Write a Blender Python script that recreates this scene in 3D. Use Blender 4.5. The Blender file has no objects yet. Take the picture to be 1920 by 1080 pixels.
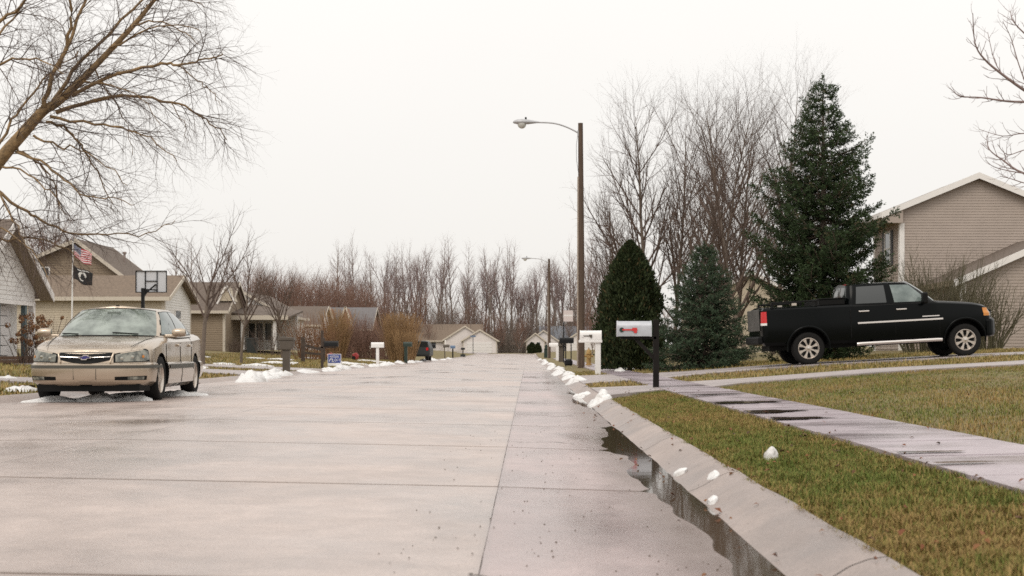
import bpy, bmesh, math, random
import numpy as np
from mathutils import Vector, Matrix, Euler, noise as mnoise

random.seed(7); NR = np.random.default_rng(7)
scene = bpy.context.scene
COL = scene.collection
R = math.radians

# ------------------------------------------------------------------ camera
FPX, VPX, VPY, CAMZ = 2667.0, 990.0, 659.0, 0.75      # focal length and vanishing point on a 1920 px wide frame
cam_d = bpy.data.cameras.new('camera')
cam = bpy.data.objects.new('camera', cam_d); COL.objects.link(cam)
cam.location = (0, 0, CAMZ); cam.rotation_euler = (R(90), 0, 0)
cam_d.sensor_width = 36.0; cam_d.lens = 36.0 * FPX / 1920.0
cam_d.shift_x = (960 - VPX) / 1920.0; cam_d.shift_y = (VPY - 540) / 1920.0
cam_d.clip_start = 0.1; cam_d.clip_end = 3000
cam_d.dof.use_dof = True; cam_d.dof.focus_distance = 24.0; cam_d.dof.aperture_fstop = 5.6
scene.camera = cam

# ------------------------------------------------------------------ sky, sun, exposure
SUN_EL, SUN_AZ = R(48), R(205)
w = bpy.data.worlds.new('World'); scene.world = w; w.use_nodes = True
nt = w.node_tree; nt.nodes.clear(); N = nt.nodes.new; Lk = nt.links.new
out = N('ShaderNodeOutputWorld'); mixs = N('ShaderNodeMixShader'); mixs.inputs[0].default_value = 0.93
sky = N('ShaderNodeTexSky'); sky.sky_type = 'NISHITA'; sky.sun_disc = False
sky.sun_elevation = SUN_EL; sky.sun_rotation = SUN_AZ; sky.dust_density = 4.0
b1 = N('ShaderNodeBackground'); b1.inputs[1].default_value = 0.10; Lk(sky.outputs[0], b1.inputs[0])
# unbroken cloud: brightens towards the zenith as an overcast sky does, with faint soft mottling
tc = N('ShaderNodeTexCoord'); sp = N('ShaderNodeSeparateXYZ'); Lk(tc.outputs['Generated'], sp.inputs[0])
mr = N('ShaderNodeMapRange'); mr.inputs[1].default_value = 0.0; mr.inputs[2].default_value = 1.0
mr.inputs[3].default_value = 0.92; mr.inputs[4].default_value = 1.55; Lk(sp.outputs[2], mr.inputs[0])
cn = N('ShaderNodeTexNoise'); cn.inputs['Scale'].default_value = 2.2; cn.inputs['Detail'].default_value = 4
Lk(tc.outputs['Generated'], cn.inputs['Vector'])
cm = N('ShaderNodeMapRange'); cm.inputs[3].default_value = 0.965; cm.inputs[4].default_value = 1.035; Lk(cn.outputs[0], cm.inputs[0])
mu = N('ShaderNodeMath'); mu.operation = 'MULTIPLY'; Lk(mr.outputs[0], mu.inputs[0]); Lk(cm.outputs[0], mu.inputs[1])
b2 = N('ShaderNodeBackground'); b2.inputs[0].default_value = (0.985, 0.955, 0.912, 1); Lk(mu.outputs[0], b2.inputs[1])
Lk(b1.outputs[0], mixs.inputs[1]); Lk(b2.outputs[0], mixs.inputs[2]); Lk(mixs.outputs[0], out.inputs[0])
sun_d = bpy.data.lights.new('sun', 'SUN'); sun_d.energy = 0.9; sun_d.angle = R(25); sun_d.color = (1.0, 0.93, 0.84)
sun = bpy.data.objects.new('sun', sun_d); COL.objects.link(sun)
# sun direction: behind and left of the camera
sun.rotation_euler = Euler((R(90) - SUN_EL, 0, R(-25)))
vs = scene.view_settings
scene.display_settings.display_device = 'sRGB'
vs.view_transform = 'Standard'; vs.look = 'None'; vs.gamma = 1.0; vs.use_curve_mapping = False
vs.exposure = 0.04
scene.render.film_transparent = False
scene.cycles.max_bounces = 6; scene.cycles.diffuse_bounces = 3; scene.cycles.glossy_bounces = 3
scene.cycles.transmission_bounces = 4; scene.cycles.transparent_max_bounces = 6
scene.cycles.filter_width = 1.6
scene.cycles.use_denoising = False
scene.cycles.use_adaptive_sampling = True; scene.cycles.adaptive_threshold = 0.006
scene.cycles.sample_clamp_indirect = 6.0

# ------------------------------------------------------------------ helpers
ORG = {}          # world origin of every object whose children are given in world coordinates
def at(px, py, d): return Vector(((px - VPX) * d / FPX, d, CAMZ - (py - VPY) * d / FPX))
def smooth01(t): t = max(0.0, min(1.0, t)); return t * t * (3 - 2 * t)

def cr(pts, k=4):
    o = []; n = len(pts)
    for i in range(n - 1):
        p0, p1, p2, p3 = pts[max(i - 1, 0)], pts[i], pts[i + 1], pts[min(i + 2, n - 1)]
        for j in range(k):
            t = j / k; o.append(0.5 * ((2 * p1) + (p2 - p0) * t + (2 * p0 - 5 * p1 + 4 * p2 - p3) * t * t + (3 * p1 - p0 - 3 * p2 + p3) * t * t * t))
    o.append(pts[-1]); return o

def tag(o, label=None, cat=None, group=None, kind=None):
    if label: o['label'] = label
    if cat: o['category'] = cat
    if group: o['group'] = group
    if kind: o['kind'] = kind
    return o

def thing(name, loc, label, cat, rz=0.0, group=None, rot=None):
    o = bpy.data.objects.new(name, None); COL.objects.link(o)
    o.empty_display_size = 0.2
    o.location = loc; o.rotation_euler = rot if rot else (0, 0, rz)
    ORG[o.name] = Vector(loc)
    return tag(o, label, cat, group)

def copy_tree(o, parent=None):
    c = o.copy(); COL.objects.link(c); c.parent = parent
    if parent is not None: c.matrix_parent_inverse = Matrix()
    ORG[c.name] = ORG.get(o.name, Vector((0, 0, 0)))
    for ch in list(o.children): copy_tree(ch, c)
    return c

class MB:
    def __init__(s): s.v = []; s.f = []; s.mi = []
    def add(s, vs, fs, mi=0):
        b = len(s.v); s.v.extend([tuple(p) for p in vs])
        s.f.extend([tuple(b + i for i in f) for f in fs]); s.mi.extend([mi] * len(fs)); return s
    def box(s, x0, x1, y0, y1, z0, z1, mi=0):
        v = [(x, y, z) for z in (z0, z1) for y in (y0, y1) for x in (x0, x1)]
        return s.add(v, [(0, 2, 3, 1), (4, 5, 7, 6), (0, 1, 5, 4), (1, 3, 7, 5), (3, 2, 6, 7), (2, 0, 4, 6)], mi)
    def beam(s, a, b, wx, wz, up=(0, 0, 1), mi=0):
        a = Vector(a); b = Vector(b); t = (b - a).normalized(); u = t.cross(Vector(up))
        if u.length < 1e-4: u = t.cross(Vector((1, 0, 0)))
        u.normalize(); v = u.cross(t)
        vs = [p + u * (sx * wx / 2) + v * (sz * wz / 2) for p in (a, b) for sz in (-1, 1) for sx in (-1, 1)]
        return s.add(vs, [(0, 2, 3, 1), (4, 5, 7, 6), (0, 1, 5, 4), (1, 3, 7, 5), (3, 2, 6, 7), (2, 0, 4, 6)], mi)
    def tube(s, pts, rad, n=8, caps=True, mi=0):
        pts = [Vector(p) for p in pts]; m = len(pts)
        if not hasattr(rad, '__len__'): rad = [rad] * m
        vs = []; prev = None
        for i, p in enumerate(pts):
            t = (pts[min(i + 1, m - 1)] - pts[max(i - 1, 0)]).normalized()
            if prev is None:
                u = t.cross(Vector((0, 0, 1)))
                if u.length < 1e-3: u = t.cross(Vector((1, 0, 0)))
            else: u = prev - t * prev.dot(t)
            u.normalize(); prev = u; v = t.cross(u)
            for k in range(n):
                a = 2 * math.pi * k / n; vs.append(p + (u * math.cos(a) + v * math.sin(a)) * rad[i])
        fs = [(i * n + k, i * n + (k + 1) % n, (i + 1) * n + (k + 1) % n, (i + 1) * n + k) for i in range(m - 1) for k in range(n)]
        if caps: fs += [tuple(range(n - 1, -1, -1)), tuple((m - 1) * n + k for k in range(n))]
        return s.add(vs, fs, mi)
    def prism(s, poly, axis, a, b, mi=0):
        # poly: 2D points; axis 'x' -> (y,z), 'y' -> (x,z), 'z' -> (x,y)
        def P(p, t): return (t, p[0], p[1]) if axis == 'x' else (p[0], t, p[1]) if axis == 'y' else (p[0], p[1], t)
        n = len(poly); vs = [P(p, a) for p in poly] + [P(p, b) for p in poly]
        fs = [tuple(range(n - 1, -1, -1)), tuple(range(n, 2 * n))] + [(k, (k + 1) % n, n + (k + 1) % n, n + k) for k in range(n)]
        return s.add(vs, fs, mi)
    def lathe(s, prof, n=24, axis='z', c=(0, 0, 0), mi=0):
        # prof: (radius, height) list
        vs = []; c = Vector(c)
        for r, h in prof:
            for k in range(n):
                a = 2 * math.pi * k / n; x, y = r * math.cos(a), r * math.sin(a)
                vs.append(c + Vector((x, y, h) if axis == 'z' else (x, h, y) if axis == 'y' else (h, x, y)))
        fs = [(i * n + k, i * n + (k + 1) % n, (i + 1) * n + (k + 1) % n, (i + 1) * n + k) for i in range(len(prof) - 1) for k in range(n)]
        return s.add(vs, fs, mi)
    def grid(s, rows, mi=0):
        m = len(rows); n = len(rows[0])
        return s.add([p for r in rows for p in r], [(i * n + j, i * n + j + 1, (i + 1) * n + j + 1, (i + 1) * n + j) for i in range(m - 1) for j in range(n - 1)], mi)
    def mesh(s, name, mats, sm=None, off=None, fix=True):
        me = bpy.data.meshes.new(name); v = s.v
        if off is not None: v = [(p[0] - off[0], p[1] - off[1], p[2] - off[2]) for p in v]
        me.from_pydata(v, [], s.f)
        for m in (mats if isinstance(mats, (list, tuple)) else [mats]): me.materials.append(m)
        if any(s.mi): me.polygons.foreach_set('material_index', s.mi)
        if fix:
            bm = bmesh.new(); bm.from_mesh(me); bmesh.ops.recalc_face_normals(bm, faces=bm.faces); bm.to_mesh(me); bm.free()
        if sm is not None:
            me.polygons.foreach_set('use_smooth', [True] * len(me.polygons)); me.set_sharp_from_angle(angle=R(sm))
        me.update(); return me
    def build(s, name, mats, parent=None, local=False, sm=None, bevel=0, fix=True, loc=None):
        off = None
        if not local:
            if parent is not None: off = ORG[parent.name]
            elif loc is not None: off = Vector(loc)
        me = s.mesh(name, mats, sm, off, fix)
        o = bpy.data.objects.new(name, me); COL.objects.link(o)
        if parent is not None: o.parent = parent; ORG[o.name] = ORG[parent.name]
        elif loc is not None: o.location = loc; ORG[o.name] = Vector(loc)
        else: ORG[o.name] = Vector((0, 0, 0))
        if bevel:
            md = o.modifiers.new('bevel', 'BEVEL'); md.width = bevel; md.segments = 2; md.limit_method = 'ANGLE'; md.angle_limit = R(35)
        return o

def np_mesh(name, V, F, mats, sm=False, cols=None, flat_cols=None):
    """V (n,3) float, F (m,k) int: fast mesh from numpy."""
    me = bpy.data.meshes.new(name); V = np.asarray(V, np.float32); F = np.asarray(F, np.int32)
    m, k = F.shape
    me.vertices.add(len(V)); me.vertices.foreach_set('co', V.ravel())
    me.loops.add(m * k); me.loops.foreach_set('vertex_index', F.ravel())
    me.polygons.add(m); me.polygons.foreach_set('loop_start', np.arange(0, m * k, k, dtype=np.int32))
    if sm: me.polygons.foreach_set('use_smooth', np.ones(m, bool))
    for mm in (mats if isinstance(mats, (list, tuple)) else [mats]): me.materials.append(mm)
    me.update(calc_edges=True)
    if cols is not None:
        a = me.color_attributes.new('Col', 'FLOAT_COLOR', 'POINT')
        c = np.ones((len(V), 4), np.float32); c[:, :3] = cols; a.data.foreach_set('color', c.ravel())
    me.validate(); return me

def link(name, me, parent=None, loc=None):
    o = bpy.data.objects.new(name, me); COL.objects.link(o)
    if parent is not None: o.parent = parent; ORG[o.name] = ORG[parent.name]
    elif loc is not None: o.location = loc
    ORG.setdefault(o.name, Vector(loc) if loc is not None else Vector((0, 0, 0)))
    return o

# ------------------------------------------------------------------ materials
MATS = {}
def mat(name, col, rough=0.7, metal=0.0, spec=0.5, var=0.0, vscale=3.0, vdet=5, bump=0.0, bscale=40.0, coat=0.0, col2=None,
        vstretch=(1, 1, 1), vcol=False, emit=None, world=False, contrast=(0.3, 0.7), trans=0.0):
    m = bpy.data.materials.new(name); m.use_nodes = True; MATS[name] = m
    nt = m.node_tree; p = nt.nodes['Principled BSDF']; N = nt.nodes.new; Lk = nt.links.new
    p.inputs['Base Color'].default_value = (*col, 1); p.inputs['Roughness'].default_value = rough
    p.inputs['Metallic'].default_value = metal; p.inputs['Specular IOR Level'].default_value = spec
    if coat: p.inputs['Coat Weight'].default_value = coat; p.inputs['Coat Roughness'].default_value = 0.06
    if trans: p.inputs['Transmission Weight'].default_value = trans
    tc = N('ShaderNodeTexCoord'); mp = N('ShaderNodeMapping'); mp.inputs['Scale'].default_value = vstretch
    if world:
        ge = N('ShaderNodeNewGeometry'); Lk(ge.outputs['Position'], mp.inputs[0])
    else: Lk(tc.outputs['Object'], mp.inputs[0])
    base = None
    if vcol:
        at_ = N('ShaderNodeAttribute'); at_.attribute_name = 'Col'; base = at_.outputs['Color']
        Lk(base, p.inputs['Base Color'])
    if var or col2:
        nz = N('ShaderNodeTexNoise'); nz.inputs['Scale'].default_value = vscale; nz.inputs['Detail'].default_value = vdet
        nz.inputs['Roughness'].default_value = 0.6
        Lk(mp.outputs[0], nz.inputs['Vector'])
        mr = N('ShaderNodeMapRange'); mr.inputs[1].default_value = contrast[0]; mr.inputs[2].default_value = contrast[1]; Lk(nz.outputs[0], mr.inputs[0])
        mx = N('ShaderNodeMix'); mx.data_type = 'RGBA'; Lk(mr.outputs[0], mx.inputs[0])
        c2 = col2 if col2 else tuple(min(1, c * (1 + var)) for c in col)
        c1 = col if col2 else tuple(c * (1 - var) for c in col)
        mx.inputs[6].default_value = (*c1, 1); mx.inputs[7].default_value = (*c2, 1)
        if base is not None:
            mm = N('ShaderNodeMix'); mm.data_type = 'RGBA'; mm.blend_type = 'MULTIPLY'; mm.inputs[0].default_value = 1
            Lk(base, mm.inputs[6]); Lk(mx.outputs[2], mm.inputs[7]); Lk(mm.outputs[2], p.inputs['Base Color'])
        else: Lk(mx.outputs[2], p.inputs['Base Color'])
    if bump:
        bz = N('ShaderNodeTexNoise'); bz.inputs['Scale'].default_value = bscale; bz.inputs['Detail'].default_value = 6
        Lk(mp.outputs[0], bz.inputs['Vector'])
        bp = N('ShaderNodeBump'); bp.inputs['Strength'].default_value = bump; bp.inputs['Distance'].default_value = 0.02
        Lk(bz.outputs[0], bp.inputs['Height']); Lk(bp.outputs[0], p.inputs['Normal'])
    if emit: p.inputs['Emission Color'].default_value = (*emit, 1); p.inputs['Emission Strength'].default_value = 1
    return m

def concrete(name, dry, wet, big=0.35, wetness=0.45, stretch=(1, 0.35, 1), rmin=0.12, rmax=0.55, joints=None, damp=None):
    """damp concrete: mottled colour, broad wet areas that are darker and glossier, fine speckle and bump"""
    m = bpy.data.materials.new(name); m.use_nodes = True; MATS[name] = m
    nt = m.node_tree; p = nt.nodes['Principled BSDF']; N = nt.nodes.new; Lk = nt.links.new
    ge = N('ShaderNodeNewGeometry'); mp = N('ShaderNodeMapping'); mp.inputs['Scale'].default_value = stretch; Lk(ge.outputs['Position'], mp.inputs[0])
    n1 = N('ShaderNodeTexNoise'); n1.inputs['Scale'].default_value = big; n1.inputs['Detail'].default_value = 6; n1.inputs['Roughness'].default_value = 0.62; Lk(mp.outputs[0], n1.inputs['Vector'])
    r1 = N('ShaderNodeMapRange'); r1.inputs[1].default_value = wetness - 0.12; r1.inputs[2].default_value = wetness + 0.16; Lk(n1.outputs[0], r1.inputs[0])
    n2 = N('ShaderNodeTexNoise'); n2.inputs['Scale'].default_value = 5.0; n2.inputs['Detail'].default_value = 8; n2.inputs['Roughness'].default_value = 0.7; Lk(ge.outputs['Position'], n2.inputs['Vector'])
    r2 = N('ShaderNodeMapRange'); r2.inputs[1].default_value = 0.3; r2.inputs[2].default_value = 0.72; r2.inputs[3].default_value = 0.86; r2.inputs[4].default_value = 1.1; Lk(n2.outputs[0], r2.inputs[0])
    mx = N('ShaderNodeMix'); mx.data_type = 'RGBA'; mx.inputs[6].default_value = (*dry, 1); mx.inputs[7].default_value = (*wet, 1); Lk(r1.outputs[0], mx.inputs[0])
    n3 = N('ShaderNodeTexNoise'); n3.inputs['Scale'].default_value = 90.0; n3.inputs['Detail'].default_value = 3; Lk(ge.outputs['Position'], n3.inputs['Vector'])
    r3 = N('ShaderNodeMapRange'); r3.inputs[1].default_value = 0.35; r3.inputs[2].default_value = 0.65; r3.inputs[3].default_value = 0.86; r3.inputs[4].default_value = 1.1; Lk(n3.outputs[0], r3.inputs[0])
    n4 = N('ShaderNodeTexNoise'); n4.inputs['Scale'].default_value = 0.9; n4.inputs['Detail'].default_value = 9; n4.inputs['Roughness'].default_value = 0.68; n4.inputs['Distortion'].default_value = 0.6; Lk(ge.outputs['Position'], n4.inputs['Vector'])
    r4 = N('ShaderNodeMapRange'); r4.inputs[1].default_value = 0.32; r4.inputs[2].default_value = 0.66; r4.inputs[3].default_value = 0.80; r4.inputs[4].default_value = 1.08; Lk(n4.outputs[0], r4.inputs[0])
    m0 = N('ShaderNodeMath'); m0.operation = 'MULTIPLY'; Lk(r2.outputs[0], m0.inputs[0]); Lk(r4.outputs[0], m0.inputs[1])
    m1 = N('ShaderNodeMath'); m1.operation = 'MULTIPLY'; Lk(m0.outputs[0], m1.inputs[0]); Lk(r3.outputs[0], m1.inputs[1])
    mm = N('ShaderNodeMix'); mm.data_type = 'RGBA'; mm.blend_type = 'MULTIPLY'; mm.inputs[0].default_value = 1
    Lk(mx.outputs[2], mm.inputs[6]); Lk(m1.outputs[0], mm.inputs[7]); colout = mm.outputs[2]
    sx = N('ShaderNodeSeparateXYZ'); Lk(ge.outputs['Position'], sx.inputs[0])
    def M_(op, a, b=None):
        n = N('ShaderNodeMath'); n.operation = op
        for i, v in enumerate((a, b)):
            if v is None: continue
            if isinstance(v, (int, float)): n.inputs[i].default_value = v
            else: Lk(v, n.inputs[i])
        return n.outputs[0]
    def band(dist, width, amt, col):
        # dirt worked into the slab edges: strongest at the joint, broken up by noise
        global_ = N('ShaderNodeMapRange'); global_.inputs[1].default_value = 0.0; global_.inputs[2].default_value = width; global_.inputs[3].default_value = amt; global_.inputs[4].default_value = 0.0; Lk(dist, global_.inputs[0])
        nn = N('ShaderNodeMapRange'); nn.inputs[1].default_value = .35; nn.inputs[2].default_value = .6; nn.inputs[3].default_value = .25; nn.inputs[4].default_value = 1.0; Lk(n2.outputs[0], nn.inputs[0])
        f = M_('MULTIPLY', global_.outputs[0], nn.outputs[0]); x = N('ShaderNodeMix'); x.data_type = 'RGBA'; Lk(f, x.inputs[0]); Lk(colout, x.inputs[6]); x.inputs[7].default_value = (*col, 1); return x.outputs[2]
    if joints:
        y0, st, xsj = joints
        fr = M_('FRACT', M_('DIVIDE', M_('SUBTRACT', sx.outputs[1], y0), st)); dy = M_('MULTIPLY', M_('MINIMUM', fr, M_('SUBTRACT', 1.0, fr)), st)
        colout = band(dy, .075, .55, (.16, .115, .085))
        for xj in xsj: colout = band(M_('ABSOLUTE', M_('SUBTRACT', sx.outputs[0], xj)), .03, .35, (.18, .155, .15))
    if damp:
        dn = M_('ADD', sx.outputs[0], M_('MULTIPLY', M_('SUBTRACT', n4.outputs[0], .5), .55)); dr = N('ShaderNodeMapRange'); dr.interpolation_type = 'SMOOTHSTEP'
        dr.inputs[1].default_value = damp[0]; dr.inputs[2].default_value = damp[1]; dr.inputs[4].default_value = .8; Lk(dn, dr.inputs[0])
        x = N('ShaderNodeMix'); x.data_type = 'RGBA'; Lk(dr.outputs[0], x.inputs[0]); Lk(colout, x.inputs[6]); x.inputs[7].default_value = (.15, .105, .085, 1); colout = x.outputs[2]
    Lk(colout, p.inputs['Base Color'])
    rr = N('ShaderNodeMapRange'); rr.inputs[3].default_value = rmax; rr.inputs[4].default_value = rmin; Lk(r1.outputs[0], rr.inputs[0])
    Lk(rr.outputs[0], p.inputs['Roughness']); p.inputs['Specular IOR Level'].default_value = 0.5
    bp = N('ShaderNodeBump'); bp.inputs['Strength'].default_value = 0.25; bp.inputs['Distance'].default_value = 0.004
    Lk(n3.outputs[0], bp.inputs['Height']); Lk(bp.outputs[0], p.inputs['Normal'])
    return m

M_ROAD = concrete('road_concrete', (0.485, 0.40, 0.36), (0.325, 0.26, 0.235), 0.42, 0.51, (1, 0.6, 1), 0.09, 0.46, joints=(4.75, 3.36, (-.17, -3.35)))
M_PAN = concrete('gutter_concrete', (0.46, 0.36, 0.345), (0.27, 0.19, 0.18), 0.55, 0.48, (1, 0.4, 1), 0.08, 0.40, joints=(4.75, 3.36, (-.17,)), damp=(.38, .72))
M_CURB = concrete('curb_concrete', (0.36, 0.295, 0.265), (0.24, 0.19, 0.17), 1.2, 0.52, (1, 0.5, 1), 0.3, 0.6)
M_WALK = concrete('walk_concrete', (0.43, 0.36, 0.39), (0.23, 0.185, 0.19), 1.1, 0.56, (0.5, 1.0, 1), 0.02, 0.3)
M_DRIVE = concrete('drive_concrete', (0.38, 0.33, 0.32), (0.29, 0.25, 0.24), 0.8, 0.55, (0.6, 1.0, 1), 0.25, 0.55)
M_JOINT = mat('joint_dirt', (0.09, 0.075, 0.06), 0.9, var=0.4, vscale=6, world=True)
M_SOIL = mat('lawn_soil', (0.15, 0.105, 0.048), 0.95, col2=(0.17, 0.145, 0.05), vscale=0.5, bump=0.6, bscale=12, world=True)
M_GRASS = mat('grass_blade', (0.1, 0.1, 0.03), 0.75, vcol=True, spec=0.15)
M_SNOW = mat('old_snow', (0.74, 0.73, 0.72), 0.6, col2=(0.36, 0.32, 0.28), vscale=4, vdet=8, bump=0.9, bscale=30, contrast=(0.5, 0.82), world=True)
M_BIRCH = mat('birch_bark', (0.36, 0.235, 0.115), 0.85, col2=(0.11, 0.075, 0.042), vscale=9, bump=0.8, bscale=22)
M_BARK = mat('grey_bark', (0.115, 0.09, 0.07), 0.9, col2=(0.18, 0.14, 0.11), vscale=5, bump=0.6, bscale=20)
M_TWIG = mat('twig_bark', (0.105, 0.072, 0.056), 0.85, var=0.25, vscale=2)
M_TWIGR = mat('reddish_twig_bark', (0.20, 0.115, 0.085), 0.85, var=0.3, vscale=0.6)
M_TWIGP = mat('purplish_twig_bark', (0.24, 0.175, 0.165), 0.85, var=0.25, vscale=2)
M_FARBARK = mat('far_bark', (0.19, 0.155, 0.13), 0.9, var=0.3, vscale=0.5)  # bark paled in its colour to stand in for distance haze
M_NEEDLE = mat('spruce_needles', (0.03, 0.05, 0.03), 0.7, vcol=True, spec=0.2)
M_PAINT_TAN = mat('champagne_paint', (0.45, 0.37, 0.285), 0.28, metal=0.7, coat=0.7, var=0.06, vscale=1.5)
M_BLACK_PAINT = mat('black_paint', (0.002, 0.0028, 0.003), 0.18, coat=0.0, spec=0.13)
M_GLASS = mat('car_glass', (0.085, 0.105, 0.09), 0.03, spec=0.9, col2=(0.26, 0.30, 0.265), vscale=2.6, contrast=(0.38, 0.6))  # pale mottling in the colour imitates sky and tree reflections
M_DGLASS = mat('tinted_glass', (0.02, 0.024, 0.024), 0.05, spec=0.9)
M_FGLASS = mat('clear_side_glass', (0.10, 0.13, 0.125), 0.05, spec=0.7, col2=(0.20, 0.24, 0.23), vscale=2.5, contrast=(0.4, 0.6))
M_HGLASS = mat('house_glass', (0.05, 0.06, 0.065), 0.06, spec=0.7)
M_RUBBER = mat('tyre_rubber', (0.011, 0.0105, 0.010), 0.8, spec=.2, bump=0.3, bscale=60)
M_PLASTIC = mat('black_plastic', (0.006, 0.006, 0.006), 0.55, spec=.15)
M_TRIM = mat('grey_rub_strip', (0.055, 0.052, 0.04), 0.5)
M_CHROME = mat('chrome', (0.75, 0.70, 0.66), 0.18, metal=1.0)
M_ALLOY = mat('alloy', (0.58, 0.52, 0.46), 0.35, metal=0.7, var=0.15, vscale=8)
M_LAMP = mat('headlamp_glass', (0.26, 0.26, 0.22), 0.08, spec=0.8, col2=(0.05, 0.055, 0.045), vscale=11, contrast=(.4, .6))
M_AMBER = mat('amber_lens', (0.55, 0.20, 0.02), 0.15, spec=0.7)
M_RED = mat('red_lens', (0.55, 0.012, 0.015), 0.2, spec=0.6)
M_REDP = mat('red_plastic', (0.55, 0.03, 0.03), 0.5)
M_WHITE = mat('white_paint', (0.78, 0.76, 0.74), 0.5, var=0.05, vscale=4)
M_BLUE = mat('blue_print', (0.045, 0.07, 0.27), 0.5)
M_BADGE = mat('badge_blue', (0.03, 0.03, 0.16), 0.3)
# ------------------------------------------------------------------ ground heights
ROAD_L, ROAD_C, ROAD_J, ROAD_R, CURB_R = -7.6, -3.35, -0.17, 0.90, 1.17
ROAD_END = 224.0
def interp(x, t):
    if x <= t[0][0]: return t[0][1]
    for (a, za), (b, zb) in zip(t, t[1:]):
        if x <= b: return za + (zb - za) * (x - a) / (b - a)
    return t[-1][1]
def z_far(y): return 0.42 * smooth01((y - 150) / 110.0)
T_ROAD = [(-7.6, 0.0), (-7.0, 0.012), (-3.35, 0.045), (-0.17, -0.018), (0.9, -0.055)]
T_RIGHT = [(0.9, -0.055), (1.02, -0.005), (1.17, 0.06), (2.24, 0.115), (3.2, 0.135), (5, 0.27), (7, 0.42), (9, 0.52), (11, 0.64), (16, 0.85), (40, 1.2), (400, 3)]
T_LEFT = [(-400, 3), (-40, 1.25), (-22, 0.86), (-16, 0.45), (-12, 0.26), (-8.2, 0.09), (-7.9, 0.07), (-7.72, 0.0), (-7.6, -0.02)]
def pan_dip(y):   # the gutter pan holds water near the camera and in a few shallow dips further on
    z = 0.0
    if y > 14.0: z += 0.016 * smooth01((y - 14.0) / 2.5)
    if y > 19: z -= 0.012 * smooth01((y - 19) / 2) * (1 - smooth01((y - 27) / 3))
    if y < 5: z += 0.004 * smooth01((5 - y) / 3)
    return z
def road_z(x, y):
    z = interp(x, T_ROAD) + z_far(y)
    if x > ROAD_J:
        f = (x - ROAD_J) / (ROAD_R - ROAD_J)
        z += f * (pan_dip(y) + 0.007 * mnoise.noise(Vector((x * 1.6, y * 0.55, 0.3))) + 0.004 * mnoise.noise(Vector((x * 5, y * 1.7, 4))))
    return z
def ground_z(x, y):
    if x > ROAD_R: return interp(x, T_RIGHT) + z_far(y)
    if x < ROAD_L: return interp(x, T_LEFT) + z_far(y)
    return road_z(x, y)
# concrete areas cut out of the lawns: sidewalk strip, walk and two drives (right), drives (left); polygons in plan
WALK_L, WALK_R = 2.24, 3.22
P_APRON1 = [(1.17, 21.9), (2.26, 23.4), (2.26, 26.2), (1.17, 26.6)]
P_WALK1 = [(3.2, 24.6), (3.9, 25.5), (20, 25.9), (20, 28.2), (4.2, 28.1), (3.2, 28.6)]
P_APRON2 = [(1.17, 30.0), (1.5, 30.6), (2.26, 30.9), (2.26, 38.6), (1.17, 39.4)]
P_DRIVE2 = [(3.2, 32.9), (4.2, 34.0), (18, 34.5), (18, 37.9), (4.2, 38.2), (3.2, 39.2)]
P_DRIVEL1 = [(-7.9, 27.5), (-20, 27.5), (-20, 30.0), (-7.9, 30.0)]
P_DRIVEL2 = [(-7.9, 40.5), (-9, 40.8), (-17.5, 41.0), (-17.5, 45.5), (-9, 45.7), (-7.9, 46.0)]
P_DRIVEL3 = [(-7.9, 49.5), (-9, 49.9), (-17.5, 50.5), (-17.5, 53.5), (-9, 54.3), (-7.9, 54.8)]
P_DRIVEF = [(-11.5, 226), (-6.8, 226), (-6.8, 262), (-11.5, 262)]
CONC = [P_APRON1, P_WALK1, P_APRON2, P_DRIVE2, P_DRIVEL1, P_DRIVEL2, P_DRIVEL3, P_DRIVEF]
def in_poly(x, y, P):
    c = False; n = len(P); j = n - 1
    for i in range(n):
        xi, yi = P[i]; xj, yj = P[j]
        if (yi > y) != (yj > y) and x < (xj - xi) * (y - yi) / (yj - yi) + xi: c = not c
        j = i
    return c
def is_conc(x, y):
    if ROAD_L - 0.3 < x < CURB_R and y < ROAD_END: return True
    if WALK_L < x < WALK_R and y < 130: return True
    return any(in_poly(x, y, P) for P in CONC)

# ------------------------------------------------------------------ lawn / terrain sheet
xs = sorted(set([-500, -250, -150, -100, -70, -50] + list(np.arange(-40, -8.3, 1.0)) + [-8.2, -7.9, -7.72, -7.6, -6, -3.35, -0.17, 0.9, 1.02, 1.17, 1.4, 1.8, 2.24, 2.7, 3.2] + list(np.arange(3.7, 16, 0.6)) + list(np.arange(17, 40, 2.0)) + [50, 70, 100, 150, 250, 500]))
ys = sorted(set([-40, -20, -8] + list(np.arange(-4, 60, 1.0)) + list(np.arange(60, 130, 3.0)) + list(np.arange(130, 330, 8.0)) + [360, 420, 520, 700]))
def sheet_z(x, y):
    z = ground_z(x, y)
    if ROAD_L - 0.35 <= x <= CURB_R and y <= ROAD_END + 8: return z - 0.16
    u = 0.035 * mnoise.noise(Vector((x * 0.35, y * 0.3, 2.0))) if (x > 3.6 or x < -9) else 0.0
    return z - 0.035 + u
rows = [[(x, y, sheet_z(x, y)) for x in xs] for y in ys]
g = MB().grid(rows).build('lawn_ground', M_SOIL, sm=60, fix=False)
tag(g, 'damp winter lawn ground running from the street to the houses', kind='structure')

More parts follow.
